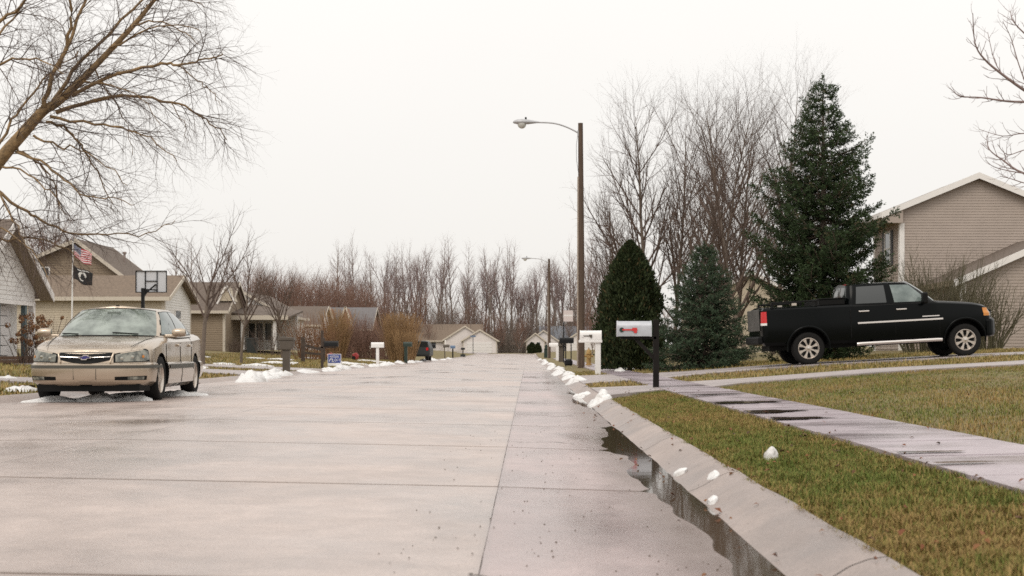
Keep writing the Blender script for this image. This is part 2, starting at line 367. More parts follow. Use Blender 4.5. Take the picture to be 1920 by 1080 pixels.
# ------------------------------------------------------------------ road slabs
def slab(mb, x0, x1, y0, y1, zf, nx, ny, gap=0.009, th=0.12, jit=0.004, seed=0, gapx=None):
    gapx = gap if gapx is None else gapx
    rg = random.Random(seed); rows = []
    for j in range(ny + 1):
        r = []
        for i in range(nx + 1):
            x = x0 + gapx + (x1 - x0 - 2 * gapx) * i / nx; y = y0 + gap + (y1 - y0 - 2 * gap) * j / ny
            if i in (0, nx): x += rg.uniform(-jit, jit) * min(1, gapx / .006)
            if j in (0, ny): y += rg.uniform(-jit, jit)
            r.append((x, y, zf(x, y)))
        rows.append(r)
    b = len(mb.v); mb.grid(rows); n = nx + 1
    ring = [(0, i) for i in range(n)] + [(j, nx) for j in range(1, ny + 1)] + [(ny, i) for i in range(nx - 1, -1, -1)] + [(j, 0) for j in range(ny - 1, 0, -1)]
    idx = [b + j * n + i for j, i in ring]
    # rounded arris and side
    cx, cy = (x0 + x1) / 2, (y0 + y1) / 2
    low = []
    for k in idx:
        p = mb.v[k]; low.append((p[0], p[1], p[2] - th)); mb.v[k] = (p[0], p[1], p[2] - 0.003)
    b2 = len(mb.v); mb.v.extend(low); m = len(idx)
    for k in range(m): mb.f.append((idx[k], b2 + k, b2 + (k + 1) % m, idx[(k + 1) % m])); mb.mi.append(0)

road = MB()
yy = list(np.arange(-6, ROAD_END + 1, 10.0))
road.grid([[(x, y, interp(x, T_ROAD) + z_far(y) - (.011 if x <= ROAD_J + .03 else .075)) for x in (-7.75, ROAD_C, ROAD_J + .02, ROAD_J + .06, 1.15)] for y in yy])
road = road.build('road', M_JOINT, fix=False); tag(road, 'damp pale concrete residential street', kind='structure')
JY0, JS = 4.75, 3.36
def jrow(k): return JY0 + JS * k
NEAR_K = 14
far = MB()
for k in range(-2, int((ROAD_END - JY0) / JS) + 1):
    y0, y1 = jrow(k), jrow(k + 1)
    # the left lane's joints stand a little further on than the right lane's: the cuts run slightly askew
    for c, (x0, x1, nx, m_) in enumerate(((ROAD_L, ROAD_C, 5, M_ROAD), (ROAD_C, ROAD_J, 4, M_ROAD), (ROAD_J, ROAD_R, 9, M_PAN))):
        near = k <= NEAR_K
        mb = MB() if near else far
        def zf(x, y, c=c): return road_z(x, y)
        slab(mb, x0, x1, y0, y1, zf, nx if near else 2, (24 if c == 2 else 6) if near else 2, seed=k * 7 + c, gap=0.016 if near else 0.016, jit=0.006, gapx=0.0014)
        if near:
            o = mb.build('slab', m_, road, sm=50, fix=False)
far.build('slab_far', M_ROAD, road, sm=50, fix=False)['kind'] = 'stuff'
# cross street at the far end
cs = MB().grid([[(x, y, z_far(y) + 0.02) for x in np.linspace(-70, 70, 21)] for y in (ROAD_END - 0.3, ROAD_END + 3.5, ROAD_END + 7.5)])
tag(cs.build('cross_street', M_ROAD, fix=False), 'concrete cross street at the far end', kind='structure')

# rolled curbs, cast in lengths
def curb(side, label):
    root = None
    prof = ([(0.90, -0.055), (0.955, -0.038), (1.01, -0.008), (1.075, 0.032), (1.14, 0.058), (1.2, 0.064), (1.215, 0.05)] if side > 0
            else [(-7.6, -0.005), (-7.67, 0.012), (-7.75, 0.045), (-7.85, 0.072), (-7.98, 0.082), (-8.05, 0.07)])
    root = thing('curb', (prof[0][0], 0, 0), label, 'curb'); root['kind'] = 'structure'
    del root['category']
    fm = MB()
    for k in range(-2, int((ROAD_END - JY0) / JS) + 1):
        y0, y1 = jrow(k) + 0.006, jrow(k + 1) - 0.006
        cut = 0
        if side > 0: cut = max(0, 1 if 22.2 < (y0 + y1) / 2 < 26.6 or 31 < (y0 + y1) / 2 < 38.5 else 0)
        n = 8 if k <= 10 else 2
        rg = random.Random(k + side * 100)
        rows = []
        for j in range(n + 1):
            y = y0 + (y1 - y0) * j / n; r = []
            for q, (x, z) in enumerate(prof):
                zz = z if not cut else min(z, 0.0 + 0.012 * q)
                w_ = 0.008 * mnoise.noise(Vector((q * 0.6, y * 1.3, side * 3)))
                r.append((x + w_ * 1.2, y, zz + z_far(y) + w_ + (pan_dip(y) * (1 - q / 6) if side > 0 and q < 4 else 0)))
            r.append((prof[-1][0], y, -0.2)); rows.append(r)
        mb = MB() if k <= 10 else fm
        mb.grid(rows)
        if k <= 10: mb.build('curb_length', M_CURB, root, sm=60, fix=False)
    fm.build('curb_far', M_CURB, root, sm=60, fix=False)['kind'] = 'stuff'
curb(1, 'sloping concrete curb along the right edge of the street')
curb(-1, 'sloping concrete curb along the left edge of the street')

# gutter water: a level sheet that shows wherever the pan dips below it
M_WATER = mat('gutter_water', (0.075, 0.052, 0.034), 0.05, spec=0.45, bump=.015, bscale=5, world=True)
def puddle(y0, y1, lev, label):
    wv = MB().grid([[(x, y, lev) for x in np.linspace(0.2, 1.03, 5)] for y in np.linspace(y0, y1, 12)])
    tag(wv.build('gutter_puddle', M_WATER, fix=False, loc=(0.6, (y0 + y1) / 2, lev)), label, kind='structure')
puddle(1.5, 16.5, -0.0485, 'long dark puddle of meltwater in the right gutter')
puddle(17, 30, -0.0475, 'shallow meltwater film in the right gutter further on')

# sidewalk along the right side
walk = thing('sidewalk', (2.7, 0, 0.1), None, None); tag(walk, 'wet concrete sidewalk beside the right lawn', kind='structure')
wz = lambda x, y: interp(x, T_RIGHT) + z_far(y) + 0.012
wf = MB()
for k in range(-2, 100):
    y0 = 2.0 + k * 1.3; near = k < 32
    mb = MB() if near else wf
    rg = random.Random(k); dz = rg.uniform(-0.004, 0.004)
    slab(mb, WALK_L, WALK_R, y0, y0 + 1.3, lambda x, y: wz(x, y) + dz, 3 if near else 1, 4 if near else 1, seed=k, gap=0.008)
    if near: mb.build('slab', M_WALK, walk, sm=50, fix=False)
wf.build('slab_far', M_WALK, walk, sm=50, fix=False)['kind'] = 'stuff'

def paved(P, name, label, m=M_DRIVE, step=0.6, lift=0.010):
    """paved polygon draped on the ground"""
    bm = bmesh.new(); vs = [bm.verts.new((x, y, 0)) for x, y in P]; bm.faces.new(vs)
    x0 = min(p[0] for p in P); x1 = max(p[0] for p in P)
    for x in np.arange(x0 + step, x1, step): bmesh.ops.bisect_plane(bm, geom=bm.verts[:] + bm.edges[:] + bm.faces[:], plane_co=(x, 0, 0), plane_no=(1, 0, 0))
    for v in bm.verts: v.co.z = ground_z(v.co.x, v.co.y) + lift
    bmesh.ops.recalc_face_normals(bm, faces=bm.faces)
    if sum(f.normal.z for f in bm.faces) < 0: bmesh.ops.reverse_faces(bm, faces=bm.faces)
    e = bmesh.ops.extrude_face_region(bm, geom=bm.faces[:])
    for v in [q for q in e['geom'] if isinstance(q, bmesh.types.BMVert)]: pass
    for f in bm.faces: pass
    for v in bm.verts:
        pass
    me = bpy.data.meshes.new(name)
    top = [q for q in e['geom'] if isinstance(q, bmesh.types.BMVert)]
    ts = set(top)
    for v in bm.verts:
        if v not in ts: v.co.z -= 0.15
    bm.to_mesh(me); bm.free(); me.materials.append(m)
    o = bpy.data.objects.new(name, me); COL.objects.link(o); tag(o, label, kind='structure'); return o
paved(P_APRON1, 'driveway_apron', 'concrete apron between curb and sidewalk past the silver mailbox', lift=0.014)
paved(P_WALK1, 'driveway', 'pale narrow concrete drive climbing the right lawn')
paved(P_APRON2, 'driveway_apron', 'wide concrete apron before the white mailbox', lift=0.014)
paved(P_DRIVE2, 'driveway', 'concrete drive under the black pickup truck')
paved(P_DRIVEL1, 'driveway', 'concrete drive behind the tan sedan')
paved(P_DRIVEL2, 'driveway', 'concrete drive on the left before the brown mailbox')
paved(P_DRIVEL3, 'driveway', 'concrete drive on the left beyond the brown mailbox')
paved(P_DRIVEF, 'driveway', 'concrete drive up to the far white garage', step=3)

# dirt-filled cracks in the pavement
def crack(pl, wd):
    rg = random.Random(int(pl[0][0] * 10)); P = cr([Vector((x, y, 0)) for x, y in pl], 6); vs = []; n = len(P)
    for i, p in enumerate(P):
        x = p.x + rg.gauss(0, .006); y = p.y + rg.gauss(0, .006); t = (P[min(i + 1, n - 1)] - P[max(i - 1, 0)]).normalized(); w = wd * rg.uniform(.3, 1.0) * (0.3 if i in (0, n - 1) else 1)
        for s_ in (-1, 1): xx, yy2 = x - t.y * w * s_, y + t.x * w * s_; vs.append((xx, yy2, road_z(xx, yy2) + .0022))
    MB().add(vs, [(2 * i, 2 * i + 1, 2 * i + 3, 2 * i + 2) for i in range(n - 1)]).build('crack', M_JOINT, road, fix=True)
crack([(-.21, 4.92), (-.16, 4.86), (-.10, 4.83), (-.05, 4.78)], .012)
crack([(-.19, 12.2), (-.02, 12.1), (.2, 12.25), (.42, 12.1)], .009)
crack([(-.2, 17.2), (.05, 17.3), (.3, 17.1), (.55, 17.25)], .014)
crack([(-3.3, 14.2), (-2.4, 14.6), (-1.5, 14.4), (-.6, 14.7)], .006)
crack([(-6.9, 28.5), (-6.0, 28.8), (-5.2, 28.7)], .02)
# ------------------------------------------------------------------ bare trees
def rv(rg): return Vector((rg.gauss(0, 1), rg.gauss(0, 1), rg.gauss(0, 1)))
def perp_dir(d, ang, az):
    u = d.cross(Vector((0, 0, 1)))
    if u.length < 1e-3: u = Vector((1, 0, 0))
    u.normalize(); v = u.cross(d)
    return (d * math.cos(ang) + (u * math.cos(az) + v * math.sin(az)) * math.sin(ang)).normalized()

def branch_line(p, d, L, n, wob, up, rg):
    pts = [p.copy()]; dirs = [d.copy()]
    for i in range(n):
        d = (d + rv(rg) * wob + Vector((0, 0, up))).normalized(); p = p + d * (L / n); pts.append(p.copy()); dirs.append(d.copy())
    return pts, dirs

def grow(out, p, d, L, r, lvl, P, rg):
    n = P['seg'][lvl]
    pts, dirs = branch_line(p, d, L, n, P['wob'][lvl], P['up'][lvl], rg)
    tip = P['tip'][lvl]
    rad = [r * (1 - (1 - tip) * i / n) for i in range(n + 1)]
    out[lvl].append((pts, rad)); kids(out, pts, dirs, rad, L, lvl, P, rg)

def kids(out, pts, dirs, rad, L, lvl, P, rg, t0=None):
    if lvl + 1 >= len(P['seg']): return
    nc = P['n'][lvl]; nc = int(nc * L + rg.random()) if P.get('perm', True) and lvl > 0 else int(nc)
    t0 = P['t0'][lvl] if t0 is None else t0; n = len(pts) - 1; az = rg.uniform(0, 6.28)
    for c in range(nc):
        t = t0 + (1 - t0) * (c + rg.random()) / max(1, nc); f = min(t * n, n - 1e-3); i = int(f); q = f - i
        pos = pts[i].lerp(pts[i + 1], q); rr = rad[i] + (rad[i + 1] - rad[i]) * q
        az += 2.4 + rg.uniform(-0.5, 0.5)
        a = P['ang'][lvl] * rg.uniform(0.7, 1.3)
        d = perp_dir(dirs[i], a, az)
        LL = P['len'][lvl + 1] * rg.uniform(0.55, 1.25) * (1 - P['tap'][lvl] * (t - t0) / (1 - t0 + 1e-6))
        grow(out, pos, d, LL, min(rr * 0.72, P['rad'][lvl + 1] * rg.uniform(0.8, 1.2)), lvl + 1, P, rg)

def tubes(branches, sides):
    """vectorised tube mesh for many polylines"""
    groups = {}
    for pts, rad in branches: groups.setdefault(len(pts), []).append((pts, rad))
    VV = []; FF = []; base = 0
    for n, lst in groups.items():
        Pn = np.array([[tuple(p) for p in pts] for pts, _ in lst], np.float32); Rn = np.array([r for _, r in lst], np.float32)
        B = len(lst); T = np.empty_like(Pn); T[:, 1:-1] = Pn[:, 2:] - Pn[:, :-2]; T[:, 0] = Pn[:, 1] - Pn[:, 0]; T[:, -1] = Pn[:, -1] - Pn[:, -2]
        T /= np.linalg.norm(T, axis=2, keepdims=True) + 1e-9
        ref = np.where(np.abs(T[:, :1, 2:3]) > 0.9, np.array([1., 0, 0], np.float32), np.array([0, 0, 1.], np.float32))
        U = np.cross(T, np.broadcast_to(ref, T.shape)); U /= np.linalg.norm(U, axis=2, keepdims=True) + 1e-9; W = np.cross(T, U)
        a = np.arange(sides) * 2 * np.pi / sides
        ring = Pn[:, :, None] + Rn[:, :, None, None] * (U[:, :, None] * np.cos(a)[None, None, :, None] + W[:, :, None] * np.sin(a)[None, None, :, None])
        VV.append(ring.reshape(-1, 3))
        idx = base + np.arange(B * n * sides).reshape(B, n, sides)
        A = idx[:, :-1]; Bx = idx[:, 1:]; nx = np.roll(np.arange(sides), -1)
        FF.append(np.stack([A, A[:, :, nx], Bx[:, :, nx], Bx], -1).reshape(-1, 4)); base += B * n * sides
    return np.concatenate(VV), np.concatenate(FF)

def tree_meshes(name, out, sides=(8, 5, 4, 3, 3), mats=None):
    """level 0 -> trunk, 1 -> limbs, the rest -> twigs"""
    res = []
    for nm, lv, m in (('trunk', [0], mats[0]), ('crown', list(range(1, len(out))), mats[1])):
        V = []; F = []; b = 0
        for l in lv:
            if not out[l]: continue
            v, f = tubes(out[l], sides[min(l, len(sides) - 1)]); V.append(v); F.append(f + b); b += len(v)
        if V: res.append((nm, np_mesh(name + '_' + nm, np.concatenate(V), np.concatenate(F), m, sm=True)))
    return res

def auto_tree(P, seed, H, r, lean=(0, 0)):
    rg = random.Random(seed); out = [[] for _ in P['seg']]
    grow(out, Vector((0, 0, -0.1)), Vector((lean[0], lean[1], 1)).normalized(), H, r, 0, P, rg); return out

# upright yard trees (right): leader with ascending limbs
P_VASE = dict(seg=[10, 8, 6, 4, 3], wob=[.035, .05, .08, .12, .15], up=[.03, .085, .07, .05, .03], tip=[.10, .12, .18, .3, .5], n=[30, 2.3, 3.0, 3.2], t0=[.12, .15, .12, .1],
              ang=[.66, .5, .6, .7], len=[0, 5.0, 1.9, .9, .45], tap=[.6, .5, .45, .4], rad=[0, .055, .022, .011, .0065])
# tall forest trees, clear stem and ascending top
P_POP = dict(seg=[9, 6, 5, 3], wob=[.03, .08, .11, .14], up=[.03, .1, .07, .04], tip=[.12, .15, .2, .5], n=[30, 1.5, 1.7], t0=[.32, .2, .12],
             ang=[.62, .6, .7], len=[0, 5.6, 2.3, 1.1], tap=[.62, .5, .4], rad=[0, .075, .03, .016])
P_FORK = dict(seg=[6, 8, 6, 4, 3], wob=[.04, .06, .1, .13, .15], up=[.03, .09, .07, .05, .03], tip=[.55, .12, .2, .3, .5], n=[8, 1.5, 1.6, 1.6], t0=[.5, .3, .15, .1],
              ang=[.4, .55, .65, .7], len=[0, 9.5, 3.6, 1.7, .9], tap=[.3, .6, .4, .4], rad=[0, .13, .045, .022, .014])
# dense reddish scrub trees
P_SCRUB = dict(seg=[5, 6, 5, 4], wob=[.07, .1, .13, .16], up=[.04, .08, .08, .05], tip=[.5, .15, .2, .4], n=[16, 2.2, 2.6], t0=[.12, .12, .1],
               ang=[.55, .55, .65], len=[0, 5.0, 2.4, 1.2], tap=[.35, .4, .3], rad=[0, .06, .028, .016])
P_YOUNG = dict(seg=[5, 7, 6, 4], wob=[.04, .08, .12, .15], up=[.03, .06, .05, .03], tip=[.6, .15, .2, .4], n=[10, 3.6, 4.4], t0=[.5, .2, .12],
               ang=[.58, .55, .65], len=[0, 2.7, 1.15, .5], tap=[.2, .5, .4], rad=[0, .03, .012, .0065])
P_BUSH = dict(seg=[2, 6, 5, 3], wob=[.05, .09, .13, .16], up=[0, .05, .05, .03], tip=[.9, .25, .3, .5], n=[34, 3.2, 4.2], t0=[0., .2, .1],
              ang=[.55, .5, .6], len=[0, 1.3, .55, .28], tap=[0, .4, .3], rad=[0, .014, .007, .004])

def put_tree(name, parts, loc, label, cat='tree', rz=0, sc=1.0, group=None):
    t = thing(name, loc, label, cat, rz, group); t.scale = (sc, sc, sc)
    for nm, me in parts: link(nm, me, t)
    return t

# --- the big leaning tree at the left edge: limbs placed one by one, twigs grown
TD = 27.0
def lp(lst, z=0.0):
    n = len(lst); return [at(x, y, TD + z * (i / max(1, n - 1))) for i, (x, y) in enumerate(lst)]
P_BIRCH = dict(seg=[1, 1, 9, 7, 5], wob=[0, 0, .09, .13, .17], up=[0, 0, -.035, -.05, -.05], tip=[1, 1, .2, .3, .5], n=[0, 4.6, 5.2, 6.4], t0=[0, .1, .1, .1],
               ang=[0, .62, .65, .7], len=[0, 0, 1.4, .75, .4], tap=[0, .45, .4, .3], rad=[0, 0, .012, .006, .0038], perm=True)
LIMBS = [  # (pixel polyline, depth change, start radius, end radius, twig density)
    ([(-215, 700), (-160, 560), (-80, 410), (0, 300), (44, 249), (80, 209), (107, 192), (147, 156), (178, 124), (249, 49), (293, -5), (350, -80)], 0, .20, .03, 0),
    ([(80, 209), (84, 187), (107, 124), (133, 53), (128, -20), (120, -90)], -.6, .075, .02, 1),
    ([(107, 124), (140, 50), (165, -15), (190, -80)], .5, .05, .02, 1),
    ([(100, 196), (124, 151), (187, 80), (267, 0), (300, -60)], .7, .06, .02, 1),
    ([(133, 178), (222, 138), (302, 120), (333, 122), (365, 114), (400, 108), (420, 98)], -1.2, .05, .012, 1),
    ([(333, 122), (370, 148), (395, 172), (412, 195)], -.4, .018, .006, 1),
    ([(111, 209), (178, 187), (249, 180), (320, 191), (370, 214), (402, 235), (428, 262)], .8, .055, .010, 1),
    ([(320, 191), (345, 230), (352, 270)], .4, .014, .005, 1),
    ([(93, 218), (178, 231), (240, 244), (284, 262), (330, 300)], -.8, .04, .008, 1),
    ([(89, 227), (129, 244), (156, 280), (187, 338), (215, 390)], 1.0, .04, .009, 1),
    ([(62, 253), (111, 271), (151, 280), (200, 310), (240, 350)], -.6, .032, .008, 1),
    ([(30, 280), (67, 302), (93, 324), (107, 364), (112, 410)], .7, .035, .008, 1),
    ([(30, 285), (89, 311), (129, 347), (173, 371), (212, 369), (250, 385)], -1.1, .035, .008, 1),
    ([(0, 307), (53, 329), (95, 360), (120, 400)], -.5, .03, .008, 1),
    ([(-30, 340), (40, 390), (80, 414), (133, 436), (200, 440), (276, 438), (330, 416)], .9, .045, .008, 1),
    ([(-60, 400), (0, 449), (53, 447), (111, 458), (150, 490)], .3, .04, .009, 1),
    ([(200, 100), (260, 60), (330, 45), (380, 60)], -.9, .03, .008, 1),
    ([(249, 49), (290, 38), (340, 55), (372, 85)], -.9, .028, .007, 1),
    ([(276, 13), (320, -10), (360, 0), (385, 15)], .6, .025, .007, 1),
    ([(-90, 380), (0, 267), (40, 200), (80, 151), (107, 128), (150, 100)], 1.6, .045, .012, 1),
    ([(-60, 140), (0, 120), (44, 107), (89, 118), (120, 140)], -1.4, .04, .010, 1),
    ([(-80, 130), (0, 44), (49, 0), (90, -50)], -1.0, .05, .02, 1),
    ([(-60, 120), (0, 65), (30, 30), (60, -20)], .9, .04, .015, 1),
    ([(178, 124), (195, 160), (230, 220), (250, 290)], .5, .022, .006, 1),
    ([(150, 155), (210, 160), (265, 185), (300, 235)], -.7, .024, .006, 1),
    ([(-20, 330), (20, 400), (45, 450), (70, 500)], -.6, .03, .008, 1),
    ([(-120, 470), (-60, 440), (0, 430), (60, 470), (90, 520)], -1.2, .035, .008, 1),
]
rg = random.Random(11); outB = [[], [], [], [], []]
for li, (pl, dz, r0, r1, dens) in enumerate(LIMBS):
    pts = cr(lp(pl, dz), 4); n = len(pts) - 1
    wob_ = 0.0 if li == 0 else 0.02
    pts = [p + rv(rg) * wob_ for p in pts]
    rad = [(r0 + (r1 - r0) * (i / n) ** (.85 if li == 0 else .7)) * .84 for i in range(n + 1)]
    outB[0 if li == 0 else 1].append((pts, rad))
    dirs = [(pts[min(i + 1, n)] - pts[max(i - 1, 0)]).normalized() for i in range(n + 1)]
    L = sum((pts[i + 1] - pts[i]).length for i in range(n))
    kids(outB, pts, dirs, rad, L, 1, P_BIRCH, rg, 0.3 if li == 0 else 0.1)
base = at(-215, 700, TD); base.z = ground_z(base.x, base.y) - 0.05
bt = thing('bare_tree', base, 'large leaning bare tree with tan bark spreading drooping twigs over the left edge', 'tree')
for nm, lv, m, sd in (('trunk', [0], M_BIRCH, 12), ('limb', [1], M_BIRCH, 7), ('twigs', [2, 3, 4], M_TWIG, 3)):
    V = []; F = []; b = 0
    for l in lv:
        v, f = tubes(outB[l], sd); V.append(v); F.append(f + b); b += len(v)
    V = np.concatenate(V) - np.array(base, np.float32)
    if nm == 'limb':
        for br in outB[1]:
            v, f = tubes([br], sd); link('limb', np_mesh('limb', v - np.array(base, np.float32), f, m, sm=True), bt)
    else: link(nm, np_mesh('birch_' + nm, V, np.concatenate(F), m, sm=True), bt)

# --- the tree at the right edge, only its left branches reach into the frame
TD = 24.0
LIMBS2 = [([(2110, 690), (2105, 500), (2090, 380), (2080, 250), (2075, 100), (2080, -60)], 0, .16, .05),
          ([(2085, 320), (2000, 215), (1930, 175), (1880, 140), (1845, 110), (1828, 80), (1824, 25)], -.5, .045, .006),
          ([(2080, 290), (2000, 200), (1940, 192), (1890, 190), (1840, 183), (1800, 180), (1781, 165)], .4, .04, .005),
          ([(1880, 140), (1865, 115), (1855, 75), (1852, 60)], .1, .01, .004),
          ([(1930, 175), (1910, 120), (1895, 70), (1880, 40)], -.3, .014, .004),
          ([(2085, 360), (2000, 340), (1920, 325), (1880, 300), (1855, 280), (1850, 255)], .3, .035, .005),
          ([(1920, 325), (1890, 320), (1862, 312), (1848, 300)], -.2, .012, .004),
          ([(2085, 300), (1980, 255), (1920, 250), (1880, 255), (1835, 242)], .5, .02, .004),
          ([(1990, 290), (1930, 280), (1890, 290), (1870, 270)], -.5, .015, .004),
          ([(2080, 200), (1990, 110), (1930, 70), (1900, 40), (1895, 20)], .3, .03, .005),
          ([(2085, 330), (1990, 350), (1930, 345), (1895, 335), (1875, 330)], -.4, .02, .004),
          ([(2080, 120), (1990, 30), (1940, -20)], .3, .03, .005)]
P_RT = dict(seg=[1, 1, 5, 4], wob=[0, 0, .12, .15], up=[0, 0, .10, .08], tip=[1, 1, .4, .7], n=[0, 6.0, 7.0], t0=[0, .15, .1], ang=[0, .75, .75], len=[0, 0, .42, .16], tap=[0, .4, .3], rad=[0, 0, .008, .0055])
out2 = [[], [], [], []]; rg = random.Random(5)
for li, (pl, dz, r0, r1) in enumerate(LIMBS2):
    pts = cr(lp(pl, dz), 4); n = len(pts) - 1
    rad = [r0 + (r1 - r0) * (i / n) ** 0.7 for i in range(n + 1)]
    out2[0 if li == 0 else 1].append((pts, rad))
    dirs = [(pts[min(i + 1, n)] - pts[max(i - 1, 0)]).normalized() for i in range(n + 1)]
    L = sum((pts[i + 1] - pts[i]).length for i in range(n))
    if li: kids(out2, pts, dirs, rad, L, 1, P_RT, rg, 0.1)
base = at(2110, 690, TD); base.z = ground_z(base.x, base.y) - 0.05
bt2 = thing('bare_tree', base, 'dark bare twigs with small buds reaching in at the upper right edge', 'tree')
for nm, lv, m, sd in (('trunk', [0], M_BARK, 10), ('limb', [1], M_TWIGP, 6), ('twigs', [2, 3], M_TWIGP, 3)):
    V = []; F = []; b = 0
    for l in lv:
        v, f = tubes(out2[l], sd); V.append(v); F.append(f + b); b += len(v)
    link(nm, np_mesh('rt_' + nm, np.concatenate(V) - np.array(base, np.float32), np.concatenate(F), m, sm=True), bt2)

# --- bare yard trees behind the spruces on the right
RT = [(1132, 66, 7.4, .09, 'low bare tree just right of the near lamp pole', 27), (1290, 58, 9.4, .12, 'bare tree directly behind the small blue spruce', 28), (1375, 66, 11.4, .13, 'tall bare tree with fanned top between the small and tall spruces', 29),
      (1216, 60, 11.2, .15, 'bare tree with straight ascending limbs rising behind the dark arborvitae', 21),
      (1160, 68, 8.2, .10, 'slim bare tree nearest the near lamp pole', 22),
      (1262, 64, 11.2, .12, 'bare tree between the arborvitae and the small blue spruce', 23),
      (1335, 62, 11.6, .13, 'tall bare tree rising above the small blue spruce', 24),
      (1402, 55, 10.6, .13, 'bare tree with a slanting trunk left of the tall spruce', 25),
      (1448, 64, 12.4, .14, 'tall bare tree partly hidden by the left side of the tall spruce', 26)]
for px, d, H, r, lab, sd in RT:
    p = at(px, 660, d); p.z = ground_z(p.x, d) - 0.05
    P = dict(P_VASE); s = H / 10.0; P['len'] = [0] + [l * s for l in P_VASE['len'][1:]]
    o = auto_tree(P, sd, H * 0.95, r * .8, lean=(-.2 if sd == 25 else .03 * (sd - 23), 0))
    put_tree('bare_tree', tree_meshes('yard_tree', o, mats=(M_BARK, M_TWIG)), p, lab)

# --- young trees on the left lawn
for px, d, H, r, lab, sd, sc in ((380, 53, 2.6, .075, 'young bare tree with a forked crown just behind the tan sedan', 31, 1.2),
                                 (452, 60, 2.7, .06, 'slim young bare tree before the brown house porch', 32, 1.05),
                                 (530, 84, 2.4, .09, 'small bare tree with a round crown behind the brown mailbox', 33, 1.25)):
    p = at(px, 665, d); p.z = ground_z(p.x, d) - 0.05
    put_tree('young_tree', tree_meshes('young', auto_tree(P_YOUNG, sd, H, r), mats=(M_BARK, M_TWIG)), p, lab, sc=sc)

# --- the far wood: variants, then individuals
VAR = []
for i in range(7): VAR.append(tree_meshes('wood_tall', auto_tree(dict(P_POP, t0=[.2 + .07 * (i % 5), .2, .12], n=[18 + 5 * (i % 4), 1.3, 1.5], len=[0, 4.2 + .8 * (i % 3), 2.0, 1.0]), 40 + i, 19 + (i % 3) * 1.5, .17 + .03 * (i % 3), lean=(.05 * (i % 3 - 1), 0)), sides=(6, 4, 3, 3), mats=(M_FARBARK, M_TWIGP)))
for i in range(5): VAR.append(tree_meshes('wood_fork', auto_tree(dict(P_FORK, ang=[.3 + .08 * (i % 3), .5, .65, .7]), 50 + i, 8.5 + i, .24, lean=(.07 * (i % 3 - 1), 0)), sides=(6, 4, 3, 3, 3), mats=(M_FARBARK, M_TWIGP)))
SCR = [tree_meshes('scrub', auto_tree(P_SCRUB, 60 + i, 7.2, .11), sides=(5, 4, 3, 3), mats=(M_FARBARK, M_TWIGR)) for i in range(4)]
rg = random.Random(77); first = {}
def wood_tree(px, d, vi, sc, lab, grp, pool, name):
    p = at(px, 660, d); p.z = ground_z(p.x, d) - 0.1
    put_tree(name, pool[vi % len(pool)], p, lab, rz=rg.uniform(0, 6.28), sc=sc, group=grp)
px = 628
while px < 1150:
    d = rg.uniform(284, 345)
    top = 452 + 12 * math.sin(px * 0.045) + rg.uniform(-12, 60) * rg.random()
    H = (659 - top) * d / FPX
    vi = rg.randrange(12)
    wood_tree(px, d, vi, H / (22.0 if vi < 7 else 20.5), 'tall thin bare tree in the wood closing the far end of the street', 'tall bare trees in the far wood', VAR, 'wood_tree')
    px += rg.choice((3, 5, 7, 10, 14)) * rg.uniform(.8, 1.25)
for px, top, d in ((330, 468, 235), (352, 462, 240), (378, 474, 228), (430, 448, 240), (447, 462, 236), (466, 440, 245), (300, 480, 230), (492, 474, 240), (640, 478, 240)):
    wood_tree(px, d, rg.randrange(5), ((659 - top) * d / FPX) / 21.5, 'slender bare tree top standing above the left house roofs', 'bare trees behind the left houses', VAR, 'wood_tree')
px = 470
while px < 700:
    d = rg.uniform(172, 215); top = 484 + rg.uniform(-6, 22) + (px > 620) * 22
    wood_tree(px, d, rg.randrange(4), ((659 - top) * d / FPX) / 11.3, 'dense reddish brown scrub tree behind the left houses', 'scrub trees behind the left houses', SCR, 'scrub_tree')
    px += rg.uniform(5, 9)
for px, top, d in ((22, 372, 85), (-30, 380, 88), (48, 365, 84), (70, 366, 92), (5, 390, 80), (92, 385, 86), (112, 390, 90), (130, 410, 84), (150, 425, 95)):
    wood_tree(px, d, rg.randrange(4), ((659 - top) * d / FPX) / 11.3, 'olive brown bare tree crown behind the white sided house', 'bare trees behind the white house', SCR, 'scrub_tree')
for k in range(44):
    px = 640 + k * 11.4 + rg.uniform(-6, 6); top = 560 + rg.uniform(-30, 30); d = rg.uniform(268, 300)
    wood_tree(px, d, rg.randrange(4), ((659 - top) * d / FPX) / 11.3, 'low brown scrub tree at the foot of the far wood', 'low scrub under the far wood', SCR, 'scrub_tree')
for px, top, d in ((1110, 560, 120), (1140, 520, 110), (1128, 600, 95), (1300, 560, 90), (1350, 520, 95), (1400, 560, 85), (1255, 540, 92)):
    wood_tree(px, d, rg.randrange(4), ((659 - top) * d / FPX) / 11.3, 'low twiggy bare tree behind the right hand evergreens', 'scrub behind the evergreens', SCR, 'scrub_tree')
